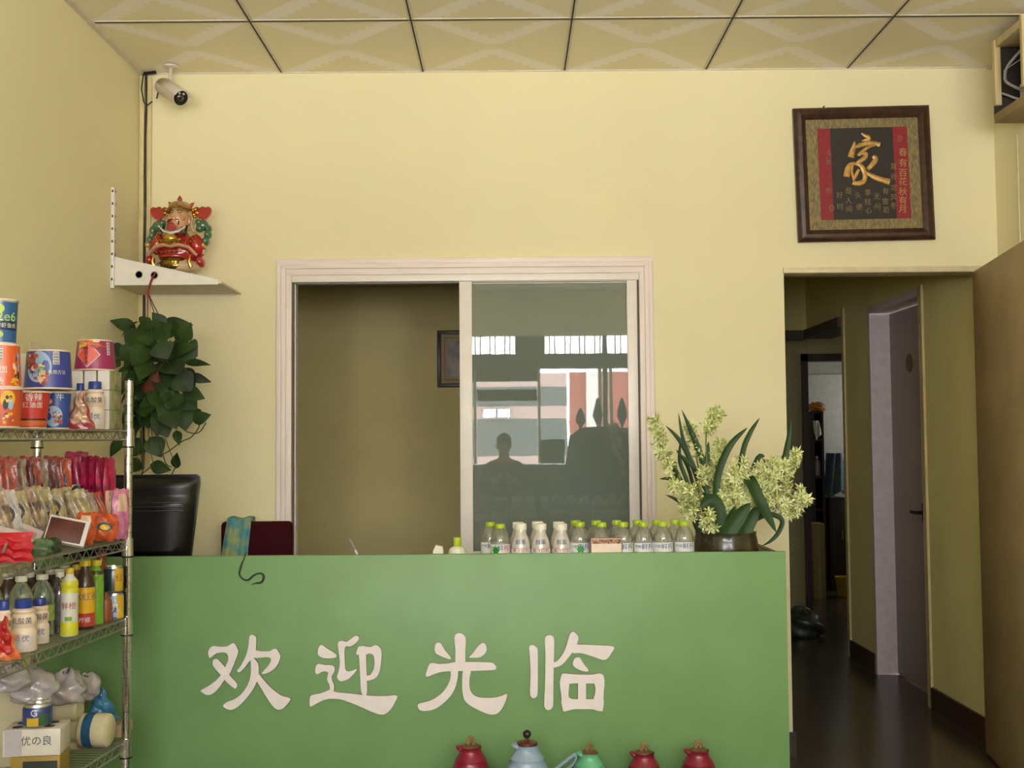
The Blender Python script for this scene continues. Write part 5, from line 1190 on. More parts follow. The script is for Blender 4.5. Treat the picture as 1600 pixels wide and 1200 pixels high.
# ------------------------------------------------------------------ hanging pothos
PY = BN - .03
ph0 = at(240, 430, PY); pot_c = at(243, 592, PY + .02)
po_ = thing('hanging_pothos', 'trailing pothos plant in a red-brown pot hung by a red cord from the wall shelf', 'plant', (pot_c.x, pot_c.y, pot_c.z))
pl0 = Vector(po_.location)
knot = at(231, 458, PY) - pl0
b = MB(); cordm = M('cord_red', (120, 44, 42), .7)
hp = at(241, 430, BN - .0055) - pl0
b.tube(smooth_line([hp + Vector((.006, .0, .010)), hp + Vector((0, -.002, 0)), at(236, 440, BN - .02) - pl0, knot], 4), .0042, cordm, 8); b.ball(knot, (.007, .007, .012), M('cord_red_bright', (160, 40, 40), .7), 8)
for (dx, dy) in ((-.065, 0.0), (.03, -.05), (.045, .05)):
    b.tube([knot, Vector((dx * .5, dy * .5, (knot.z + .05) / 2 + .02)), Vector((dx, dy, .055))], .0022, cordm, 6)
b.build('hanging_cord', po_)
b = MB(); b.lathe([(0, -.055), (.052, -.055), (.056, -.05), (.072, .045), (.078, .048), (.078, .06), (.070, .06), (.066, .045), (0, .04)], M('pot_red_brown', (110, 52, 42), .5), n=28); b.build('pot', po_)
R5 = random.Random(5)
leafm = M('pothos_leaf', (50, 76, 30), .5, noise=.3, nscale=9, rgb2=(24, 42, 16), spec=.28); stemm = M('pothos_stem', (70, 84, 40), .6)
fol = MB(); vin = MB()
def pothos_leaf(base, tip, width, nrm, m=leafm, cup=.12):
    d = tip - base; L_ = d.length; d.normalize(); s_ = d.cross(nrm).normalized(); n_ = s_.cross(d).normalized()
    prof = [0, .62, .92, 1.0, .94, .80, .62, .42, .22, 0]; N_ = len(prof) - 1
    def fn(u, v):
        i = u * N_; q = min(int(i), N_ - 1); w = (prof[q] + (prof[q + 1] - prof[q]) * (i - q)) * width * .5
        x = (v * 2 - 1)
        back = -.14 * L_ * (abs(x) ** 1.5) * (1 - u) ** 3 * 1.6
        return base + d * (L_ * u + back) + s_ * (x * w) + n_ * (cup * w * abs(x) * 1.2 - .18 * L_ * u * u)
    fol.grid(fn, 9, 6, m)
# explicit leaves: (base px, tip px, width px, depth offset)
LV = [(206, 512, 172, 498, 24, 0), (254, 508, 238, 487, 24, -.02), (258, 508, 300, 505, 26, 0), (286, 528, 297, 505, 28, -.03), (290, 545, 308, 556, 42, -.02), (270, 545, 303, 540, 34, -.05), (294, 566, 327, 567, 14, -.01), (300, 588, 329, 597, 16, 0), (292, 612, 318, 622, 26, -.02), (305, 655, 328, 648, 22, -.01), (298, 650, 312, 640, 24, .01), (232, 500, 222, 515, 34, -.06), (215, 520, 196, 540, 36, -.06), (190, 548, 163, 545, 26, 0), (182, 560, 168, 575, 30, -.02), (205, 548, 185, 562, 32, -.07), (225, 545, 205, 570, 40, -.09), (250, 540, 262, 560, 40, -.09), (232, 568, 215, 592, 42, -.08), (264, 568, 276, 582, 38, -.08), (210, 585, 196, 606, 40, -.06), (225, 600, 216, 625, 42, -.05), (280, 590, 300, 610, 40, -.05), (288, 620, 306, 640, 38, -.04), (272, 615, 262, 640, 40, -.05), (250, 612, 240, 640, 38, -.05), (262, 640, 275, 668, 42, -.05), (240, 645, 228, 668, 36, -.03), (250, 655, 262, 682, 38, -.04), (285, 640, 290, 672, 40, -.03), (276, 676, 280, 694, 15, 0), (238, 688, 252, 714, 34, -.02), (222, 690, 207, 712, 34, 0), (275, 728, 275, 708, 18, 0), (240, 728, 266, 735, 22, 0), (214, 720, 202, 738, 30, 0), (188, 690, 170, 712, 22, .02), (205, 655, 208, 685, 26, 0), (212, 628, 204, 650, 30, -.02), (290, 580, 303, 605, 26, -.02)]
for (bx_, by_, tx_, ty_, w_, dz_) in LV:
    Y = pot_c.y + dz_ + R5.uniform(-.02, .02)
    B_, T_ = at(bx_, by_, Y) - pl0, at(tx_, ty_, Y - R5.uniform(0, .03)) - pl0
    pothos_leaf(B_, T_, w_ * Y / FPX, Vector((R5.uniform(-.3, .3), -1, R5.uniform(0, .5))).normalized())
    st0 = Vector((B_.x * .45, R5.uniform(-.05, .03), min(.06, B_.z * .5 + .05)))
    vin.tube(smooth_line([st0, (st0 + B_) / 2 + Vector((R5.uniform(-.02, .02), -.02, .015)), B_], 3), .0017, stemm, 5)
for q in range(150):                                           # the mass around and behind the pot
    a, h_ = R5.uniform(0, TAU), R5.uniform(-.17, .20); rr = R5.uniform(.05, .115) * (1 - abs(h_) * 1.6)
    B_ = Vector((rr * math.cos(a) * 1.05, rr * math.sin(a) * .8, h_ + .03)); T_ = B_ + Vector((.035 * math.cos(a) + R5.uniform(-.03, .03), .03 * math.sin(a) - .01, R5.uniform(-.085, -.03)))
    if (B_ + pl0).y > BY - .02 or abs(B_.x) < .02 and -.03 < h_ < .03 and math.sin(a) < 0: continue
    pothos_leaf(B_, T_, R5.uniform(.05, .085), Vector((math.cos(a) * .6, math.sin(a) * .6 - .4, .6)).normalized())
for pts in ([(268, 600), (300, 640), (312, 662), (300, 682), (284, 690), (262, 706), (246, 712)], [(262, 640), (288, 672), (310, 676), (322, 660)], [(232, 620), (222, 670), (224, 725), (222, 742)], [(212, 600), (204, 650), (203, 700), (210, 735)], [(250, 690), (258, 722), (268, 730)], [(275, 728), (268, 742)], [(240, 726), (220, 742)]):
    vin.tube(smooth_line([at(x, y, pot_c.y - .015) - pl0 for x, y in pts], 4), .0024, stemm, 6)
fol.build('foliage', po_, recalc=False, ang=180); vin.build('stems', po_)

# ------------------------------------------------------------------ calligraphy picture
FYp = BY - .022
C4 = [at(*p, FYp) for p in ((1239, 169.5), (1451.5, 164), (1462, 374), (1248, 378.5))]
cen = sum(C4, Vector()) / 4
pic = thing('framed_calligraphy', 'square dark wood framed gold calligraphy hung slightly askew above the doorway', 'picture', cen)
def pp(u, v, y=FYp):                           # u,v in 0..1 on the picture face, top left origin
    a = C4[0] * (1 - u) * (1 - v) + C4[1] * u * (1 - v) + C4[2] * u * v + C4[3] * (1 - u) * v
    return Vector((a.x, y, a.z)) - cen
wood = M('frame_dark_wood', (68, 40, 30), .35, noise=.3, nscale=40, stretch=(1, 1, 1), coat=.2)
b = MB(); fw = .088; rng = [(0, -.0), (.25, -.010), (.6, -.012), (.85, -.004), (1, .002)]
for side in range(4):
    def fn(u, v, side=side):
        f, dep = 0, 0
        q = v * 4; i = min(3, int(q)); t_ = q - i; f = (rng[i][0] + (rng[i + 1][0] - rng[i][0]) * t_) * fw; dep = rng[i][1] + (rng[i + 1][1] - rng[i][1]) * t_
        a_ = f + (1 - 2 * f) * u
        return {0: pp(a_, f, FYp + dep), 1: pp(1 - f, a_, FYp + dep), 2: pp(a_, 1 - f, FYp + dep), 3: pp(f, a_, FYp + dep)}[side]
    b.grid(fn, 2, 8, wood)
    c0_, c1_ = [(0, 0), (1, 0), (1, 1), (0, 1)][side], [(1, 0), (1, 1), (0, 1), (0, 0)][side]
    k = b.mi(wood); b.F([b.V(pp(*c0_, FYp)), b.V(pp(*c1_, FYp)), b.V(pp(*c1_, BY - .003)), b.V(pp(*c0_, BY - .003))], k)
b.build('frame', pic)
def quad(b, u0, v0, u1, v1, y, m, nu=1, nv=1): b.grid(lambda u, v: pp(u0 + (u1 - u0) * u, v0 + (v1 - v0) * v, y), nu, nv, m)
brocade = M('brocade_gold', (100, 92, 66), .55, noise=.4, nscale=55, rgb2=(146, 126, 76), stretch=(2.2, 1, .9), bump=.2, bscale=200)
b = MB(); quad(b, fw * .9, fw * .9, 1 - fw * .9, 1 - fw * .9, FYp + .004, brocade); b.build('brocade_mount', pic)
def uv(x, y): # photo pixel to u, v
    w_ = at(x, y, FYp); q = w_ - C4[0]; ex = C4[1] - C4[0]; ey = C4[3] - C4[0]
    det = ex.x * ey.z - ex.z * ey.x; return ((q.x * ey.z - q.z * ey.x) / det, (ex.x * q.z - ex.z * q.x) / det)
red_s = M('silk_red', (142, 28, 38), .6, noise=.12, nscale=60); blk_s = M('silk_black', (40, 34, 28), .6, noise=.15, nscale=60)
uA, vA = uv(1277, 201); uB, vB = uv(1305, 343); uC, _v = uv(1396, 270); uD, _v2 = uv(1424, 341)
b = MB(); quad(b, uA, vA, uD, vB, FYp + .0025, blk_s); b.build('black_panel', pic)
b = MB(); quad(b, uA, vA, uv(1300, 270)[0], vB, FYp + .0018, red_s); b.build('red_strip', pic)
b = MB(); quad(b, uv(1398, 270)[0], vA, uD, vB, FYp + .0018, red_s); b.build('red_strip', pic)
goldm = M('calligraphy_gold', (214, 168, 96), .35, .25, noise=.2, nscale=50)
ST = [([(570,135),(610,165),(650,180),(655,205),(620,215),(575,225)], [15,30,36,36,26,8]), ([(490,235),(480,300),(460,360),(445,420)], [12,40,55,58]), ([(495,300),(560,275),(640,255),(720,252),(785,275)], [25,40,38,36,46]),
      ([(740,270),(660,295),(600,335),(530,395),(580,372),(622,378),(610,420),(560,460),(510,487)], [20,26,30,26,30,40,44,40,20]), ([(510,490),(440,505),(410,560),(395,650)], [25,40,55,58]), ([(470,500),(460,560),(465,620),(480,670)], [20,22,24,20]),
      ([(500,495),(560,515),(600,580),(612,650),(590,705),(530,725),(465,715)], [30,42,46,46,46,44,40]), ([(540,560),(510,620),(475,690)], [28,30,26]), ([(705,405),(735,440),(700,500),(640,560)], [35,50,45,34]), ([(625,595),(700,640),(800,680),(900,708)], [25,46,50,56])]
b = MB()
for q, (pts, wd) in enumerate(ST):
    P = smooth_line([at(1270 + x / 7.5, 190 + y / 7.5, FYp - .001 - .0003 * q) - cen for x, y in pts], 4)
    b.tube(P, [w_ * 1.3 / 7.5 / 2 * BY / FPX for w_ in lerp_list(wd, len(P))], goldm, 8, flat=.45, up0=(0, 1, 0))
b.build('calligraphy_character', pic)
dimg = M('calligraphy_dim_gold', (140, 118, 74), .5, noise=.2, nscale=90)
def tx(b, s_, x, y, px, m): b.text(s_, px * BY / FPX, lambda a, c: at(1270 + x / 7.5, 190 + y / 7.5, FYp + .0012) - cen + Vector((a * 1.0 + c * .02, 0, c - a * .02)), m)
for col, m_, px_ in ((list(zip('春有百花秋有月', [1056] * 7, (365, 490, 605, 710, 825, 930, 1030))), M('calligraphy_mid_gold', (176, 140, 84), .5), 14), (list(zip('夏有凉风冬', [948] * 5, (530, 650, 780, 890, 990))), dimg, 11),
                     ((('有', 855, 820), ('雪', 850, 940), ('若', 860, 1040)), dimg, 11), ((('无', 755, 880), ('闲', 757, 1000)), dimg, 11), ((('事', 645, 835), ('挂', 645, 945), ('心', 655, 1045)), dimg, 11), ((('头', 530, 870), ('便', 545, 1005)), dimg, 11),
                     ((('是', 420, 815), ('人', 420, 930), ('间', 425, 1030)), dimg, 11), ((('好', 315, 865), ('时', 320, 1000)), dimg, 11), ((('节', 185, 820),), dimg, 11), ((('无', 188, 360), ('门', 188, 420), ('慧', 188, 480)), dimg, 8)):
    b = MB()
    for s_, x, y in col: tx(b, s_, x, y, px_, m_)
    b.build('small_characters', pic, recalc=False)
b = MB()
for (x, y) in ((1020, 200), (222, 1012)): b.lathe([(.0085, 0), (.0095, .0004), (.0105, 0)], dimg, mat=Matrix.Translation(at(1270 + x / 7.5, 190 + y / 7.5, FYp + .0012) - cen) @ Matrix.Rotation(math.pi / 2, 4, 'X'), n=20, caps=False, sy=1.3); tx(b, '印', x, y, 8, dimg)
b.build('seals', pic, recalc=False)
b = MB()
for x in (1287, 1407):
    p = at(x, 167, BY - .008); b.rod((p.x - cen.x, 0.020, p.z - cen.z), (p.x - cen.x, -.006 + .014, p.z - cen.z), .0035, M('nail_dark', (70, 60, 44), .5), 8)
b.build('hanging_nail', pic)

# ------------------------------------------------------------------ open electrical box high on the right wall
bxd = [at(1552, 100, 4.42).x, XR - .002]
ex0 = at(1551, 100, 4.45).x
Ya, Yb_ = 4.45, 4.20                          # rear and front of the box
zt_, zb1 = CZ - .03, at(1556, 193, 4.45).z
eb_ = thing('meter_box', 'open wooden meter box with grey cables high on the right wall by the ceiling', 'electrical box', (XR, Ya, zb1))
eo = Vector(eb_.location); e = lambda x, y, z: Vector((x, y, z)) - eo
bw_m = M('box_cream_wood', (206, 188, 140), .6, noise=.1, nscale=20, stretch=(1, 1, .2)); bin_ = M('box_inside', (52, 44, 42), .8)
b = MB(); b.box2(e(XR - .004, Yb_, zb1), e(XR - .001, Ya, zt_), bin_); b.box2(e(ex0, Ya - .004, zb1 + .02), e(XR - .004, Ya, zt_), bin_); b.build('back_board', eb_)
b = MB(); b.box2(e(ex0 - .004, Ya - .028, zb1 + .065), e(ex0 + .020, Ya - .002, zt_), bw_m, .001); b.build('rear_stile', eb_)
b = MB(); b.box2(e(ex0 - .004, Yb_ - .02, zb1 + .065), e(XR - .004, Yb_, zt_ + .012), bw_m, .001); b.build('front_panel', eb_)
b = MB(); b.box2(e(ex0, Yb_ + .001, zt_ - .03), e(XR - .004, Ya - .03, zt_), bw_m, .001); b.build('top_rail', eb_)
b = MB(); b.box2(e(ex0, Yb_ - .018, zb1), e(XR - .004, Ya - .001, zb1 + .035), M('box_floor', (150, 130, 92), .7), .001); b.build('bottom_board', eb_)
xm = (ex0 + XR) / 2
b = MB(); gc = M('cable_grey', (150, 150, 146), .45)
b.tube(smooth_line([e(xm, 4.24, zt_ - .04), e(ex0 + .016, 4.33, zt_ - .12), e(ex0 + .012, 4.37, (zt_ + zb1) / 2), e(ex0 + .016, 4.34, zb1 + .12), e(xm, 4.26, zb1 + .05)], 5), .0055, gc, 8)
b.tube(smooth_line([e(ex0 + .02, 4.40, (zt_ + zb1) / 2 + .03), e(xm - .01, 4.33, (zt_ + zb1) / 2 + .06), e(xm, 4.24, (zt_ + zb1) / 2 + .03)], 5), .0028, gc, 7)
b.tube(smooth_line([e(ex0 + .02, 4.42, zb1 + .11), e(xm, 4.34, zb1 + .055), e(xm, 4.24, zb1 + .05)], 4), .0045, gc, 7)
b.build('cables', eb_)
b = MB(); b.box(e(xm + .01, 4.28, zb1 + .14), (.05, .09, .10), M('breaker_grey', (176, 176, 172), .45), .004); b.box(e(xm + .0, 4.33, zb1 + .10), (.04, .06, .05), M('breaker_light', (206, 204, 198), .45), .003); b.build('breaker', eb_)
b = MB(); b.tube([e(at_x(1594, 300, XR).x - .005, at_x(1594, 300, XR).y, zb1 + .0), e(XR - .005, at_x(1594, 300, XR).y + .002, 2.3), e(XR - .005, at_x(1594, 300, XR).y, 1.9)], .004, M('cable_cream', (206, 196, 160), .5), 7)
b.build('drop_cable', eb_)
# ------------------------------------------------------------------ glass vase with the pale flower bouquet
VYs = 4.00
vc = at(1134, 845, VYs); vtop = at(1134, 831, VYs).z; vr = 50 * VYs / FPX
vase = thing('glass_vase', 'round smoky glass vase holding the pale flowers at the right end of the counter', 'vase', (vc.x, VYs, WT + .0006))
vh = vtop - WT
gl = clear('smoky_glass', (176, 164, 134), .08, .2, .12, (120, 108, 84))
b = MB(); b.lathe([(0, 0), (vr * .6, 0), (vr * .82, .012), (vr * .97, vh * .35), (vr, vh * .6), (vr * .97, vh * .82), (vr * .93, vh * .95), (vr * .95, vh), (vr * .92, vh), (vr * .89, vh * .94), (vr * .95, vh * .6), (vr * .92, vh * .35), (vr * .75, .02), (0, .012)], gl, n=40); b.build('glass_bowl', vase)
flw = thing('flower_bouquet', 'bouquet of pale yellow-green flower spikes with dark strap leaves in the smoky vase', 'flowers', (vc.x, VYs, WT + .03))
fo_ = Vector(flw.location)
strap = M('strap_leaf', (48, 74, 32), .5, noise=.25, nscale=10, rgb2=(34, 56, 26), spec=.25)
def strap_leaf(pts, w_px, dY, name='leaf'):
    """pts: (px, py, depth offset) along the midrib"""
    P = smooth_line([at(x, y, VYs + dY + (q[0] if q else 0)) - fo_ for x, y, *q in pts], 5); N_ = len(P)
    wm = w_px * VYs / FPX / 2
    b = MB(); k = b.mi(strap); rows = []
    for i in range(N_):
        t = (P[min(i + 1, N_ - 1)] - P[max(0, i - 1)]).normalized(); s_ = t.cross(Vector((.15, -1, .1))).normalized(); n_ = s_.cross(t)
        f = i / (N_ - 1); w_ = wm * (min(1, .55 + f * 2) if f < .5 else max(.04, 1 - ((f - .5) / .5) ** 2.2))
        rows.append([b.V(P[i] + s_ * (w_ * q) + n_ * (abs(q) * w_ * .35)) for q in (-1, -.5, 0, .5, 1)])
    for i in range(N_ - 1):
        for q in range(4): b.F([rows[i][q], rows[i][q + 1], rows[i + 1][q + 1], rows[i + 1][q]], k)
    return b.build(name, flw, recalc=False, ang=180)
LEAVES = [([(1124, 856), (1146, 818), (1172, 786)], 24, -.075), ([(1148, 856), (1168, 822), (1186, 786)], 20, -.06), ([(1136, 856), (1140, 820), (1150, 790)], 18, -.07), ([(1118, 850), (1104, 750), (1090, 700), (1065, 640)], 11, .02), ([(1110, 850), (1088, 745), (1068, 690), (1060, 645)], 7, .05), ([(1112, 845), (1092, 755), (1066, 695), (1040, 665)], 9, 0), ([(1112, 840), (1105, 728), (1107, 690)], 9, .03),
          ([(1125, 845), (1119, 757), (1138, 700), (1168, 668)], 12, -.05), ([(1140, 845), (1158, 718), (1170, 680), (1187, 653)], 9, .02), ([(1160, 845), (1216, 742), (1230, 695), (1236, 655)], 10, 0), ([(1108, 845), (1062, 750), (1045, 722), (1030, 700)], 9, .04), ([(1112, 845), (1100, 755), (1078, 725), (1058, 707)], 8, -.03), ([(1105, 845), (1073, 752), (1062, 720), (1063, 688)], 7, .02),
          ([(1128, 852), (1124, 815), (1117, 788), (1106, 783), (1094, 792)], 24, -.06), ([(1150, 848, .16), (1158, 775, .14), (1168, 748, .04), (1186, 782, 0), (1200, 808, 0), (1213, 832, 0)], 19, -.10), ([(1148, 850, .07), (1166, 822, .05), (1198, 804, .02), (1221, 812, 0), (1216, 832, 0), (1203, 846, 0), (1190, 853, -.02)], 8, -.07), ([(1108, 845), (1062, 758), (1030, 748)], 7, .03), ([(1112, 850), (1068, 790), (1040, 773)], 6, .0),
          ([(1120, 855), (1150, 815), (1182, 790)], 17, -.03), ([(1130, 855), (1160, 810), (1184, 800)], 14, .0), ([(1110, 855), (1092, 830), (1080, 805)], 10, -.02), ([(1150, 830), (1180, 724), (1195, 713)], 9, .04), ([(1125, 850), (1130, 812), (1140, 790)], 10, -.04), ([(1115, 855), (1100, 820), (1098, 800)], 9, .02), ([(1100, 848), (1078, 740), (1056, 702)], 6, .04)]
for pts, w_, dY in LEAVES: strap_leaf(pts, w_, dY)
petal = M('petal_pale', (228, 228, 176), .6, noise=.12, nscale=50, rgb2=(200, 208, 136), spec=.3); petal2 = M('petal_green_tinge', (178, 188, 104), .6, noise=.2, nscale=40, spec=.3); heart = M('floret_heart', (206, 196, 110), .6); fstem = M('flower_stem', (92, 116, 62), .5)
RF = random.Random(21)
SPK = [([(1108, 850), (1046, 728), (1030, 690), (1021, 652)], 27, .03, 44, .28), ([(1110, 850), (1088, 712), (1078, 660)], 20, .06, 26, .45), ([(1115, 850), (1103, 693), (1110, 665), (1123, 643)], 24, .02, 40, .50), ([(1120, 850), (1118, 735), (1126, 692)], 30, .04, 36, .55), ([(1110, 850), (1082, 785), (1054, 757)], 30, -.02, 34, .5), ([(1112, 850), (1078, 805), (1086, 764)], 36, -.05, 40, .45), ([(1115, 850), (1107, 832), (1106, 806)], 32, -.09, 34, .30), ([(1120, 850), (1103, 760), (1101, 738)], 26, -.03, 26, .7),
       ([(1135, 850), (1148, 812), (1148, 770), (1158, 722)], 44, -.06, 80, .45), ([(1140, 850), (1166, 765), (1212, 752), (1262, 788)], 40, -.04, 90, .30), ([(1150, 850), (1170, 760), (1200, 732), (1226, 728)], 36, .0, 60, .4), ([(1155, 850), (1210, 770), (1230, 735), (1243, 706)], 22, .02, 34, .62), ([(1145, 850), (1170, 800), (1205, 778), (1240, 800)], 40, -.02, 70, .5), ([(1130, 850), (1122, 775), (1120, 745)], 36, .0, 44, .5), ([(1140, 850), (1160, 800), (1178, 770)], 46, -.05, 60, .55), ([(1118, 850), (1134, 806), (1132, 762)], 36, -.04, 50, .55)]
for pts, wpx, dY, cnt, start in SPK:
    P = smooth_line([at(x, y, VYs + dY * (i / (len(pts) - 1))) - fo_ for i, (x, y) in enumerate(pts)], 8)
    b = MB(); b.tube(P, .0028, fstem, 6); sp_ = b.build('flower_spike', flw)
    fl = MB(); kp = fl.mi(petal); kp2 = fl.mi(petal2); kh = fl.mi(heart); wr = wpx * VYs / FPX / 2
    cnt = int(cnt * 1.45)
    for q in range(cnt):
        f = start + (1 - start) * (q + RF.random()) / cnt; i = min(len(P) - 2, int(f * (len(P) - 1))); C = P[i].lerp(P[i + 1], f * (len(P) - 1) - i)
        dr = Vector((RF.uniform(-1, 1), RF.uniform(-1, .6), RF.uniform(-1, 1))); dr.normalize()
        env = .6 + .4 * math.sin(math.pi * min(1, (f - start) / (1 - start) * .85 + .15))
        C = C + dr * (wr * env * RF.uniform(.35, .72)); d = (dr + Vector((RF.uniform(-.4, .4), -.5, RF.uniform(-.4, .4)))).normalized()
        a_ = d.orthogonal().normalized(); c_ = d.cross(a_); o_ = RF.random() * 2; L_ = RF.uniform(.016, .026)
        c0v = fl.V(C)
        for n_ in range(6):
            t = o_ + n_ * TAU / 6; e_ = a_ * math.cos(t) + c_ * math.sin(t); s_ = d.cross(e_)
            m1 = C + e_ * L_ * .5 + d * L_ * .42; m2 = C + e_ * L_ * 1.0 + d * L_ * (.35 + .25 * RF.random())
            A, B_, D_ = fl.V(m1 + s_ * L_ * .17), fl.V(m1 - s_ * L_ * .17), fl.V(m2)
            fl.F([c0v, A, D_, B_], kp if RF.random() < .72 else kp2)
        h0_ = [fl.V(C + d * L_ * .3 + (a_ * math.cos(t) + c_ * math.sin(t)) * L_ * .13) for t in (0, 2.1, 4.2)]; h1 = fl.V(C + d * L_ * .55)
        for n_ in range(3): fl.F([h0_[n_], h0_[(n_ + 1) % 3], h1], kh)
    fl.build('blossoms', sp_, recalc=False, ang=30)

# ------------------------------------------------------------------ the room beyond the corridor
def dimlight(name, loc, rot, sx, sy, e_, col=(1, .97, .92)):
    l = bpy.data.lights.new(name, 'AREA'); l.shape = 'RECTANGLE'; l.size, l.size_y, l.energy, l.color = sx, sy, e_, col
    o = bpy.data.objects.new(name, l); scene.collection.objects.link(o); o.location = loc; o.rotation_euler = rot
dimlight('back_room_fill', (XR + 2.45, 10.2, 1.7), (0, math.radians(90), 0), 1.0, 1.2, 16)  # added fill light, no window modelled, lifts the dim back room
dimlight('side_room_fill', (XR + 2.45, 8.1, 1.7), (0, math.radians(90), 0), 1.0, 1.2, 7)  # second added fill, brightens the area past the corridor end
BYk = 10.6
def bpt(px, py, Y): return at(px, py, Y)
a, c = bpt(1262, 585, 11.40), bpt(1330, 720, 11.40)
o = thing('white_board', 'large white board on the wall of the dim room beyond the far doorway', 'board', ((a.x + c.x) / 2, 11.47, (a.z + c.z) / 2))
b = MB(); b.box((0, 0, 0), (c.x - a.x, .02, a.z - c.z), M('board_white', (206, 208, 204), .5), .003); b.build('panel', o)
def bpx(l, r_, t_, bt, Y): p, q = bpt(l, t_, Y), bpt(r_, bt, Y); return (p.x + q.x) / 2, q.x - p.x, p.z, q.z
x, w_, zt_, _ = bpx(1263, 1280, 643, 760, 10.2)
o = thing('storage_rack', 'narrow dark shelf unit with bottles standing inside the far dim doorway', 'shelf', (x, 10.2, 0))
dkw = M('dark_wood_shelf', (44, 32, 28), .6)
b = MB()
for s_ in (-1, 1): b.box((s_ * w_ / 2, 0, zt_ / 2), (.02, .3, zt_), dkw)
b.box((0, .15, zt_ / 2), (w_, .01, zt_), dkw); b.build('side_panels', o)
for z in (.35, .70, .98, 1.30, zt_ - .01): b = MB(); b.box((0, 0, z), (w_ - .02, .29, .02), dkw); b.build('shelf', o)
bottle('drink_bottle', 'small pale bottle on the dark shelf inside the far doorway', 'bottle', (x, 10.10, .9912), .028, .17, PF_TEA, M('bottle_pale_grey', (150, 150, 146), .4), (.014, .915, 1.0), whitecap)
b = MB(); b.grid(lambda u, v: Vector(((u - .5) * .05 + .02 * v, .012 * math.sin(u * 9 + v * 5), -.17 * v * (1 - .3 * u))), 8, 10, M('cloth_white', (214, 212, 206), .8))
o = b.build('white_cloth', loc=(x - .02, 10.035, 1.47)); sm = o.modifiers.new('thick', 'SOLIDIFY'); sm.thickness = .004; tag(o, 'small white cloth hanging at the dark shelf inside the far doorway', 'cloth')
crumple('orange_bag', 'orange-yellow bag lying on top of the dark shelf inside the far doorway', 'bag', (x + .02, 10.15, zt_ + .001), (.075, .08, .045), M('bag_orange', (196, 130, 50), .6, noise=.2), 61, .2)
x, w_, zt_, zb_ = bpx(1288, 1322, 708, 772, 10.1)
b = MB(); b.grid(lambda u, v: Vector(((u - .5) * w_ * (.75 + .35 * v), .05 * math.sin(u * math.pi) * -1 + .02 * math.sin(u * 14 + v * 2), (zb_ - zt_) * v * (1 + .08 * math.sin(u * 7)))), 24, 20, M('garment_teal', (96, 124, 124), .8, noise=.3, nscale=6, rgb2=(80, 92, 130)))
o = b.build('hanging_garment', loc=(x, 10.1, zt_)); sm = o.modifiers.new('thick', 'SOLIDIFY'); sm.thickness = .01; tag(o, 'bluish green garment hanging in the dim room beyond the far doorway', 'garment')
x, w_, zt_, _ = bpx(1291, 1312, 776, 900, 10.25)
o = thing('dark_cabinet', 'dark low cabinet under the hanging garment in the dim far room', 'cabinet', (x, 10.25, 0))
b = MB(); b.box((0, 0, zt_ / 2), (w_ + .04, .35, zt_), dkw, .004); b.build('body', o); b = MB(); b.box((0, -.178, zt_ / 2), (w_, .008, zt_ - .06), M('cabinet_front', (52, 38, 34), .5), .002); b.build('door', o); b = MB(); b.box((w_ * .3, -.186, zt_ * .6), (.012, .01, .08), M('handle_metal', (150, 146, 140), .4, .8)); b.build('handle', o)
x, w_, zt_, _ = bpx(1266, 1286, 817, 900, 9.6)
o = thing('standing_carton', 'tall tan cardboard carton standing in the far doorway', 'box', (x, 9.6, 0)); b = MB(); b.box((0, 0, zt_ / 2), (w_, .16, zt_), M('carton_tan', (150, 130, 84), .7, noise=.08), .003); b.build('box_body', o); b = MB(); b.box((0, -.0805, zt_ / 2), (.02, .001, zt_ - .01), M('tape', (170, 150, 100), .4)); b.build('tape', o)
p = bpt(1322, 895, 9.7); o = thing('small_bucket', 'small yellow bucket on the floor at the right of the far doorway', 'bucket', (p.x, 9.7, 0)); b = MB(); b.lathe([(0, .003), (.07, .003), (.09, .16), (.094, .165), (.086, .165), (.066, .008), (0, .008)], M('bucket_yellow', (190, 160, 40), .5), n=24); b.build('pail', o); b = MB(); b.tube([(.09 * math.cos(t), .02, .16 - .06 * math.sin(t)) for t in [math.pi * q / 10 for q in range(11)]], .003, M('handle_metal', (150, 146, 140), .4, .8), 6); b.build('handle', o)
for i, (px_, py_, Y, rr, m_, lab) in enumerate([(1256, 930, 7.75, (.12, .10, .10), M('bag_dark_green', (52, 64, 50), .5, noise=.3, coat=.3), 'dark green rubbish bag on the corridor floor by the doorway edge'), (1248, 895, 8.15, (.09, .08, .08), M('bag_grey', (92, 92, 84), .5, noise=.3, coat=.3), 'grey plastic bag behind the dark green rubbish bag in the corridor')]):
    p = bpt(px_, py_, Y); crumple('rubbish_bag', lab, 'bag', (p.x, Y, .001), rr, m_, 71 + i, .25)

# ------------------------------------------------------------------ behind the camera: what the pane reflects
dk = M('silhouette_dark', (34, 34, 34), .7)
bs = thing('silhouette_standin', 'made-up dark silhouette with rounded shoulders and three pointed finials reflected in the hatch pane', 'screen', (.80, -.9, 0))  # invented object standing in for an unclear dark shape in the pane
b = MB(); pl = [(-.36, 0), (.40, 0), (.40, 1.36), (.30, 1.42), (.05, 1.44), (-.14, 1.43), (-.24, 1.37), (-.29, 1.2)]
b.prism(smooth_poly(pl, 2), lambda x, y: Vector((x, .05, max(0, y))), lambda x, y: Vector((x, -.05, max(0, y))), dk); b.build('panel', bs)
for x, z, w_, h_ in ((-.16, 1.42, .052, .17), (.0, 1.43, .050, .25), (.22, 1.43, .052, .25)):
    b = MB(); b.lathe([(.012, 0), (.014, .03), (w_, .03 + h_ * .35), (w_ * .8, .03 + h_ * .6), (.012, .03 + h_), (0, .032 + h_)], dk, c=(x, 0, z - .01), n=18); b.build('finial', bs)
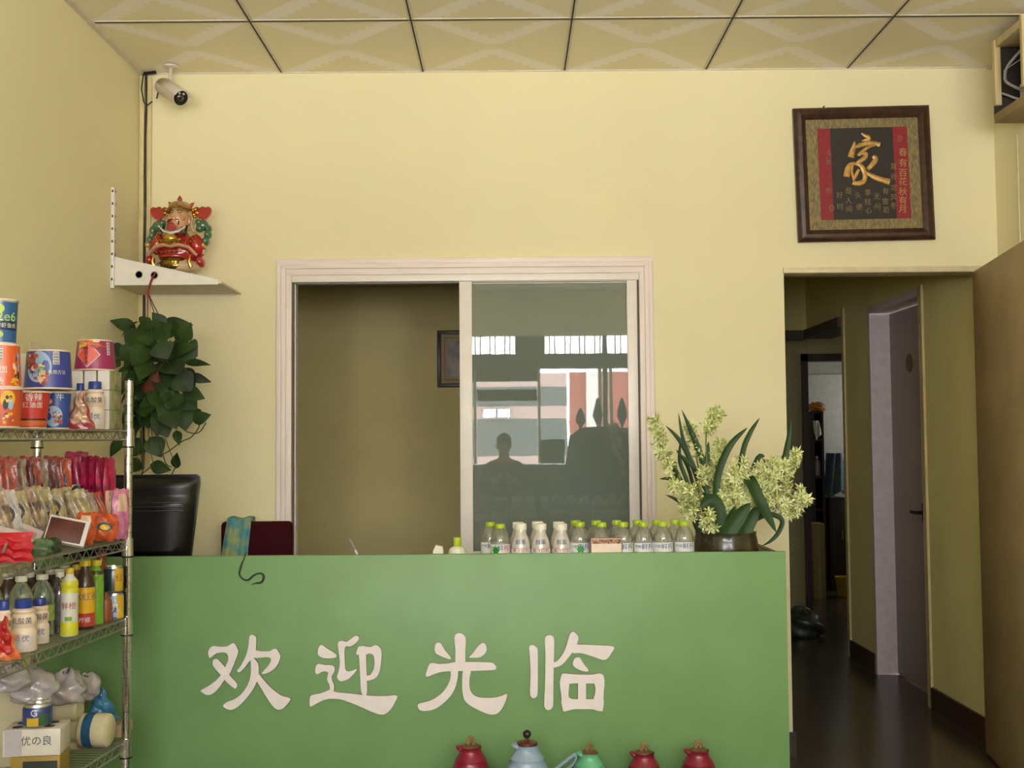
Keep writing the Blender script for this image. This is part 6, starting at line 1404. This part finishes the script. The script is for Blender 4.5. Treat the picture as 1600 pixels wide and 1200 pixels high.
lc = thing('light_block_counter', 'low dark counter widened to block daylight inside the shopfront, reflected at the foot of the hatch pane', 'counter', (.25, -1.45, 0))  # stretched across the shop to keep daylight off the lower room
b = MB(); b.box((0, 0, .53), (3.3, .4, 1.06), M('counter_charcoal', (50, 52, 50), .5), .006); b.build('body', lc); b = MB(); b.box((0, 0, 1.0776), (3.36, .44, .035), M('counter_top_grey', (84, 86, 82), .3), .004); b.build('top', lc)
# the photographer
pr = thing('person', 'person in dark clothes standing with raised hands, faintly reflected in the hatch pane', 'person', (-.06, -.42, 0)); pr.scale = (.76, .78, .78)
def skin_obj(name, verts, edges, mat_, parent, sub=2, root=0):
    me = bpy.data.meshes.new(name); me.from_pydata([v[0] for v in verts], edges, []); o = bpy.data.objects.new(name, me); scene.collection.objects.link(o); o.parent = parent
    sk = o.modifiers.new('skin', 'SKIN'); sk.use_smooth_shade = True
    for i, v in enumerate(verts):
        r_ = v[1] if hasattr(v[1], '__len__') else (v[1], v[1]); me.skin_vertices[0].data[i].radius = r_; me.skin_vertices[0].data[i].use_root = (i == root)
    su = o.modifiers.new('sub', 'SUBSURF'); su.levels = sub; su.render_levels = sub
    me.materials.append(mat_); return o
pskin = M('person_skin', (200, 150, 120), .55); pcl = M('person_dark_clothes', (40, 42, 46), .85, noise=.1); phair = M('person_hair', (24, 20, 18), .6)
Vb = [((0, 0, .95), (.16, .11)), ((0, 0, 1.12), (.145, .10)), ((0, 0, 1.32), (.17, .11)), ((0, 0, 1.43), (.10, .08)), ((0, .01, 1.50), .052), ((0, .02, 1.58), (.072, .085)), ((0, .02, 1.68), (.075, .09)),
      ((.10, 0, .88), .088), ((.11, .01, .50), .060), ((.11, -.01, .09), .042), ((.11, .12, .035), .038), ((-.10, 0, .88), .088), ((-.11, .01, .50), .060), ((-.11, -.01, .09), .042), ((-.11, .12, .035), .038),
      ((.19, 0, 1.40), .058), ((.24, .03, 1.13), .044), ((.10, .22, 1.28), .032), ((-.19, 0, 1.40), .058), ((-.24, .03, 1.13), .044), ((-.10, .22, 1.28), .032)]
Eb = [(0, 1), (1, 2), (2, 3), (3, 4), (4, 5), (5, 6), (0, 7), (7, 8), (8, 9), (9, 10), (0, 11), (11, 12), (12, 13), (13, 14), (3, 15), (15, 16), (16, 17), (3, 18), (18, 19), (19, 20)]
skin_obj('body', Vb, Eb, pskin, pr)
Vc = [((0, 0, .95), (.175, .125)), ((0, 0, 1.12), (.16, .115)), ((0, 0, 1.32), (.185, .125)), ((0, 0, 1.42), (.12, .09)), ((.10, 0, .88), .10), ((.11, .01, .50), .072), ((.11, -.01, .10), .056), ((-.10, 0, .88), .10), ((-.11, .01, .50), .072), ((-.11, -.01, .10), .056), ((.19, 0, 1.39), .07), ((.24, .03, 1.13), .055), ((.12, .20, 1.26), .043), ((-.19, 0, 1.39), .07), ((-.24, .03, 1.13), .055), ((-.12, .20, 1.26), .043)]
Ec = [(0, 1), (1, 2), (2, 3), (0, 4), (4, 5), (5, 6), (0, 7), (7, 8), (8, 9), (3, 10), (10, 11), (11, 12), (3, 13), (13, 14), (14, 15)]
skin_obj('clothing', Vc, Ec, pcl, pr)
b = MB(); b.ball((0, 0, 1.70), (.088, .098, .075), phair, 18); b.ball((0, -.035, 1.64), (.084, .075, .09), phair, 16); b.build('hair', pr)
for s_ in (-1, 1):
    for q in range(4): skin_obj('finger', [((s_ * (.085 - .012 * q), .24, 1.285 + .016 * q), .009), ((s_ * (.06 - .010 * q), .275, 1.295 + .015 * q), .008), ((s_ * (.03 - .004 * q), .275, 1.292 + .015 * q), .0075)], [(0, 1), (1, 2)], pskin, pr, 1)
    skin_obj('thumb', [((s_ * .10, .215, 1.27), .011), ((s_ * .08, .21, 1.245), .010), ((s_ * .055, .225, 1.24), .009)], [(0, 1), (1, 2)], pskin, pr, 1)
b = MB()
for s_ in (-1, 1): b.ball((s_ * .030, .104, 1.655), (.013, .007, .008), M('eye_white', (220, 216, 210), .3), 10); b.ball((s_ * .030, .110, 1.655), (.006, .003, .006), M('eye_dark', (36, 26, 22), .3), 8); b.ball((s_ * .080, .02, 1.63), (.012, .02, .032), pskin, 10)
b.ball((0, .115, 1.62), (.014, .018, .024), pskin, 10); b.ball((0, .100, 1.575), (.024, .008, .008), M('lip', (170, 96, 88), .5), 10); b.build('face', pr)
# across the street
st_ = MB(); fy = -12.0
def fbox(x0, x1, z0, z1, m, d=.1): st_.box2((x0, fy - d, z0), (x1, fy, z1), m)
pkb = M('facade_pink', (160, 138, 132), .8); whb = M('facade_white', (196, 194, 188), .8); gyb = M('facade_glass', (78, 84, 82), .3); rdb = M('facade_brick_red', (132, 72, 60), .8)
fbox(-1.2, 1.05, -.06, .55, gyb); fbox(-1.2, 1.05, .55, 1.05, pkb); fbox(-1.2, 1.05, 1.05, 1.75, gyb); fbox(-1.2, 1.05, 1.75, 1.98, pkb); fbox(-1.2, 1.05, 1.98, 2.35, gyb); fbox(-1.2, 1.05, 2.35, 2.6, pkb)
fbox(.55, 1.0, .85, 1.36, whb, .5)
fbox(-.65, .5, 2.08, 2.30, M('sign_red', (150, 84, 74), .6), .0); 
fbox(1.1, 2.6, -.06, 2.62, rdb); fbox(1.42, 1.66, -.06, 2.62, whb, -.06)
struct(st_.build('wall_across_street'))
for x_ in (-.40, -.13):
    em = _mats.get('street_lamp_glow')
    if em is None:
        em = M('street_lamp_glow', (250, 246, 255), .5); em.node_tree.nodes['Principled BSDF'].inputs['Emission Color'].default_value = (.85, .8, 1, 1); em.node_tree.nodes['Principled BSDF'].inputs['Emission Strength'].default_value = 60
    lb_ = thing('shop_lamp', 'bright bluish white lamp box across the street, %s of the pair reflected in the pane' % ('left' if x_ < -.3 else 'right'), 'lamp', (x_, fy + .16, 1.78))
    b = MB(); b.box((0, 0, .07), (.22, .05, .14), em, .01); b.build('lamp_face', lb_); b = MB(); b.box((0, -.035, .07), (.24, .04, .16), gyb, .004); b.build('lamp_housing', lb_)

# ------------------------------------------------------------------ picture on the rear room wall, half hidden by the sash stile
RYp = RY - .012
a, c = at(683, 516.5, RYp), at(764, 604.5, RYp)
fpw, fph = c.x - a.x, a.z - c.z
rp = thing('framed_picture', 'dark-framed picture on the rear room wall, half hidden by the sash stile', 'picture', ((a.x + c.x) / 2, RYp, (a.z + c.z) / 2))
fm = M('frame_black_brown', (40, 30, 34), .4); fwid = .020
b = MB(); b.box((0, 0, fph / 2 - fwid / 2), (fpw, .022, fwid), fm, .003); b.box((0, 0, -fph / 2 + fwid / 2), (fpw, .022, fwid), fm, .003)
for s_ in (-1, 1): b.box((s_ * (fpw / 2 - fwid / 2), 0, 0), (fwid, .022, fph - 2 * fwid + .002), fm, .003)
b.build('frame', rp)
b = MB(); b.box((0, .004, 0), (fpw - 2 * fwid, .006, fph - 2 * fwid), M('mat_olive', (168, 150, 112), .7)); b.build('mat_board', rp)
b = MB()
for q, (k_, m_) in enumerate(((.040, M('mat_line', (70, 56, 44), .6)),)):
    w_, h_ = fpw - 2 * k_, fph - 2 * k_
    for s_ in (-1, 1): b.box((s_ * w_ / 2, .0004, 0), (.003, .001, h_), m_); b.box((0, .0004, s_ * h_ / 2), (w_, .001, .003), m_)
b.build('mat_line', rp)
b = MB(); b.box((0, .0002, 0), (fpw - .108, .002, fph - .108), M('portrait_dark', (58, 46, 58), .4, nscale=16, noise=.4, rgb2=(120, 92, 80))); b.build('picture', rp)
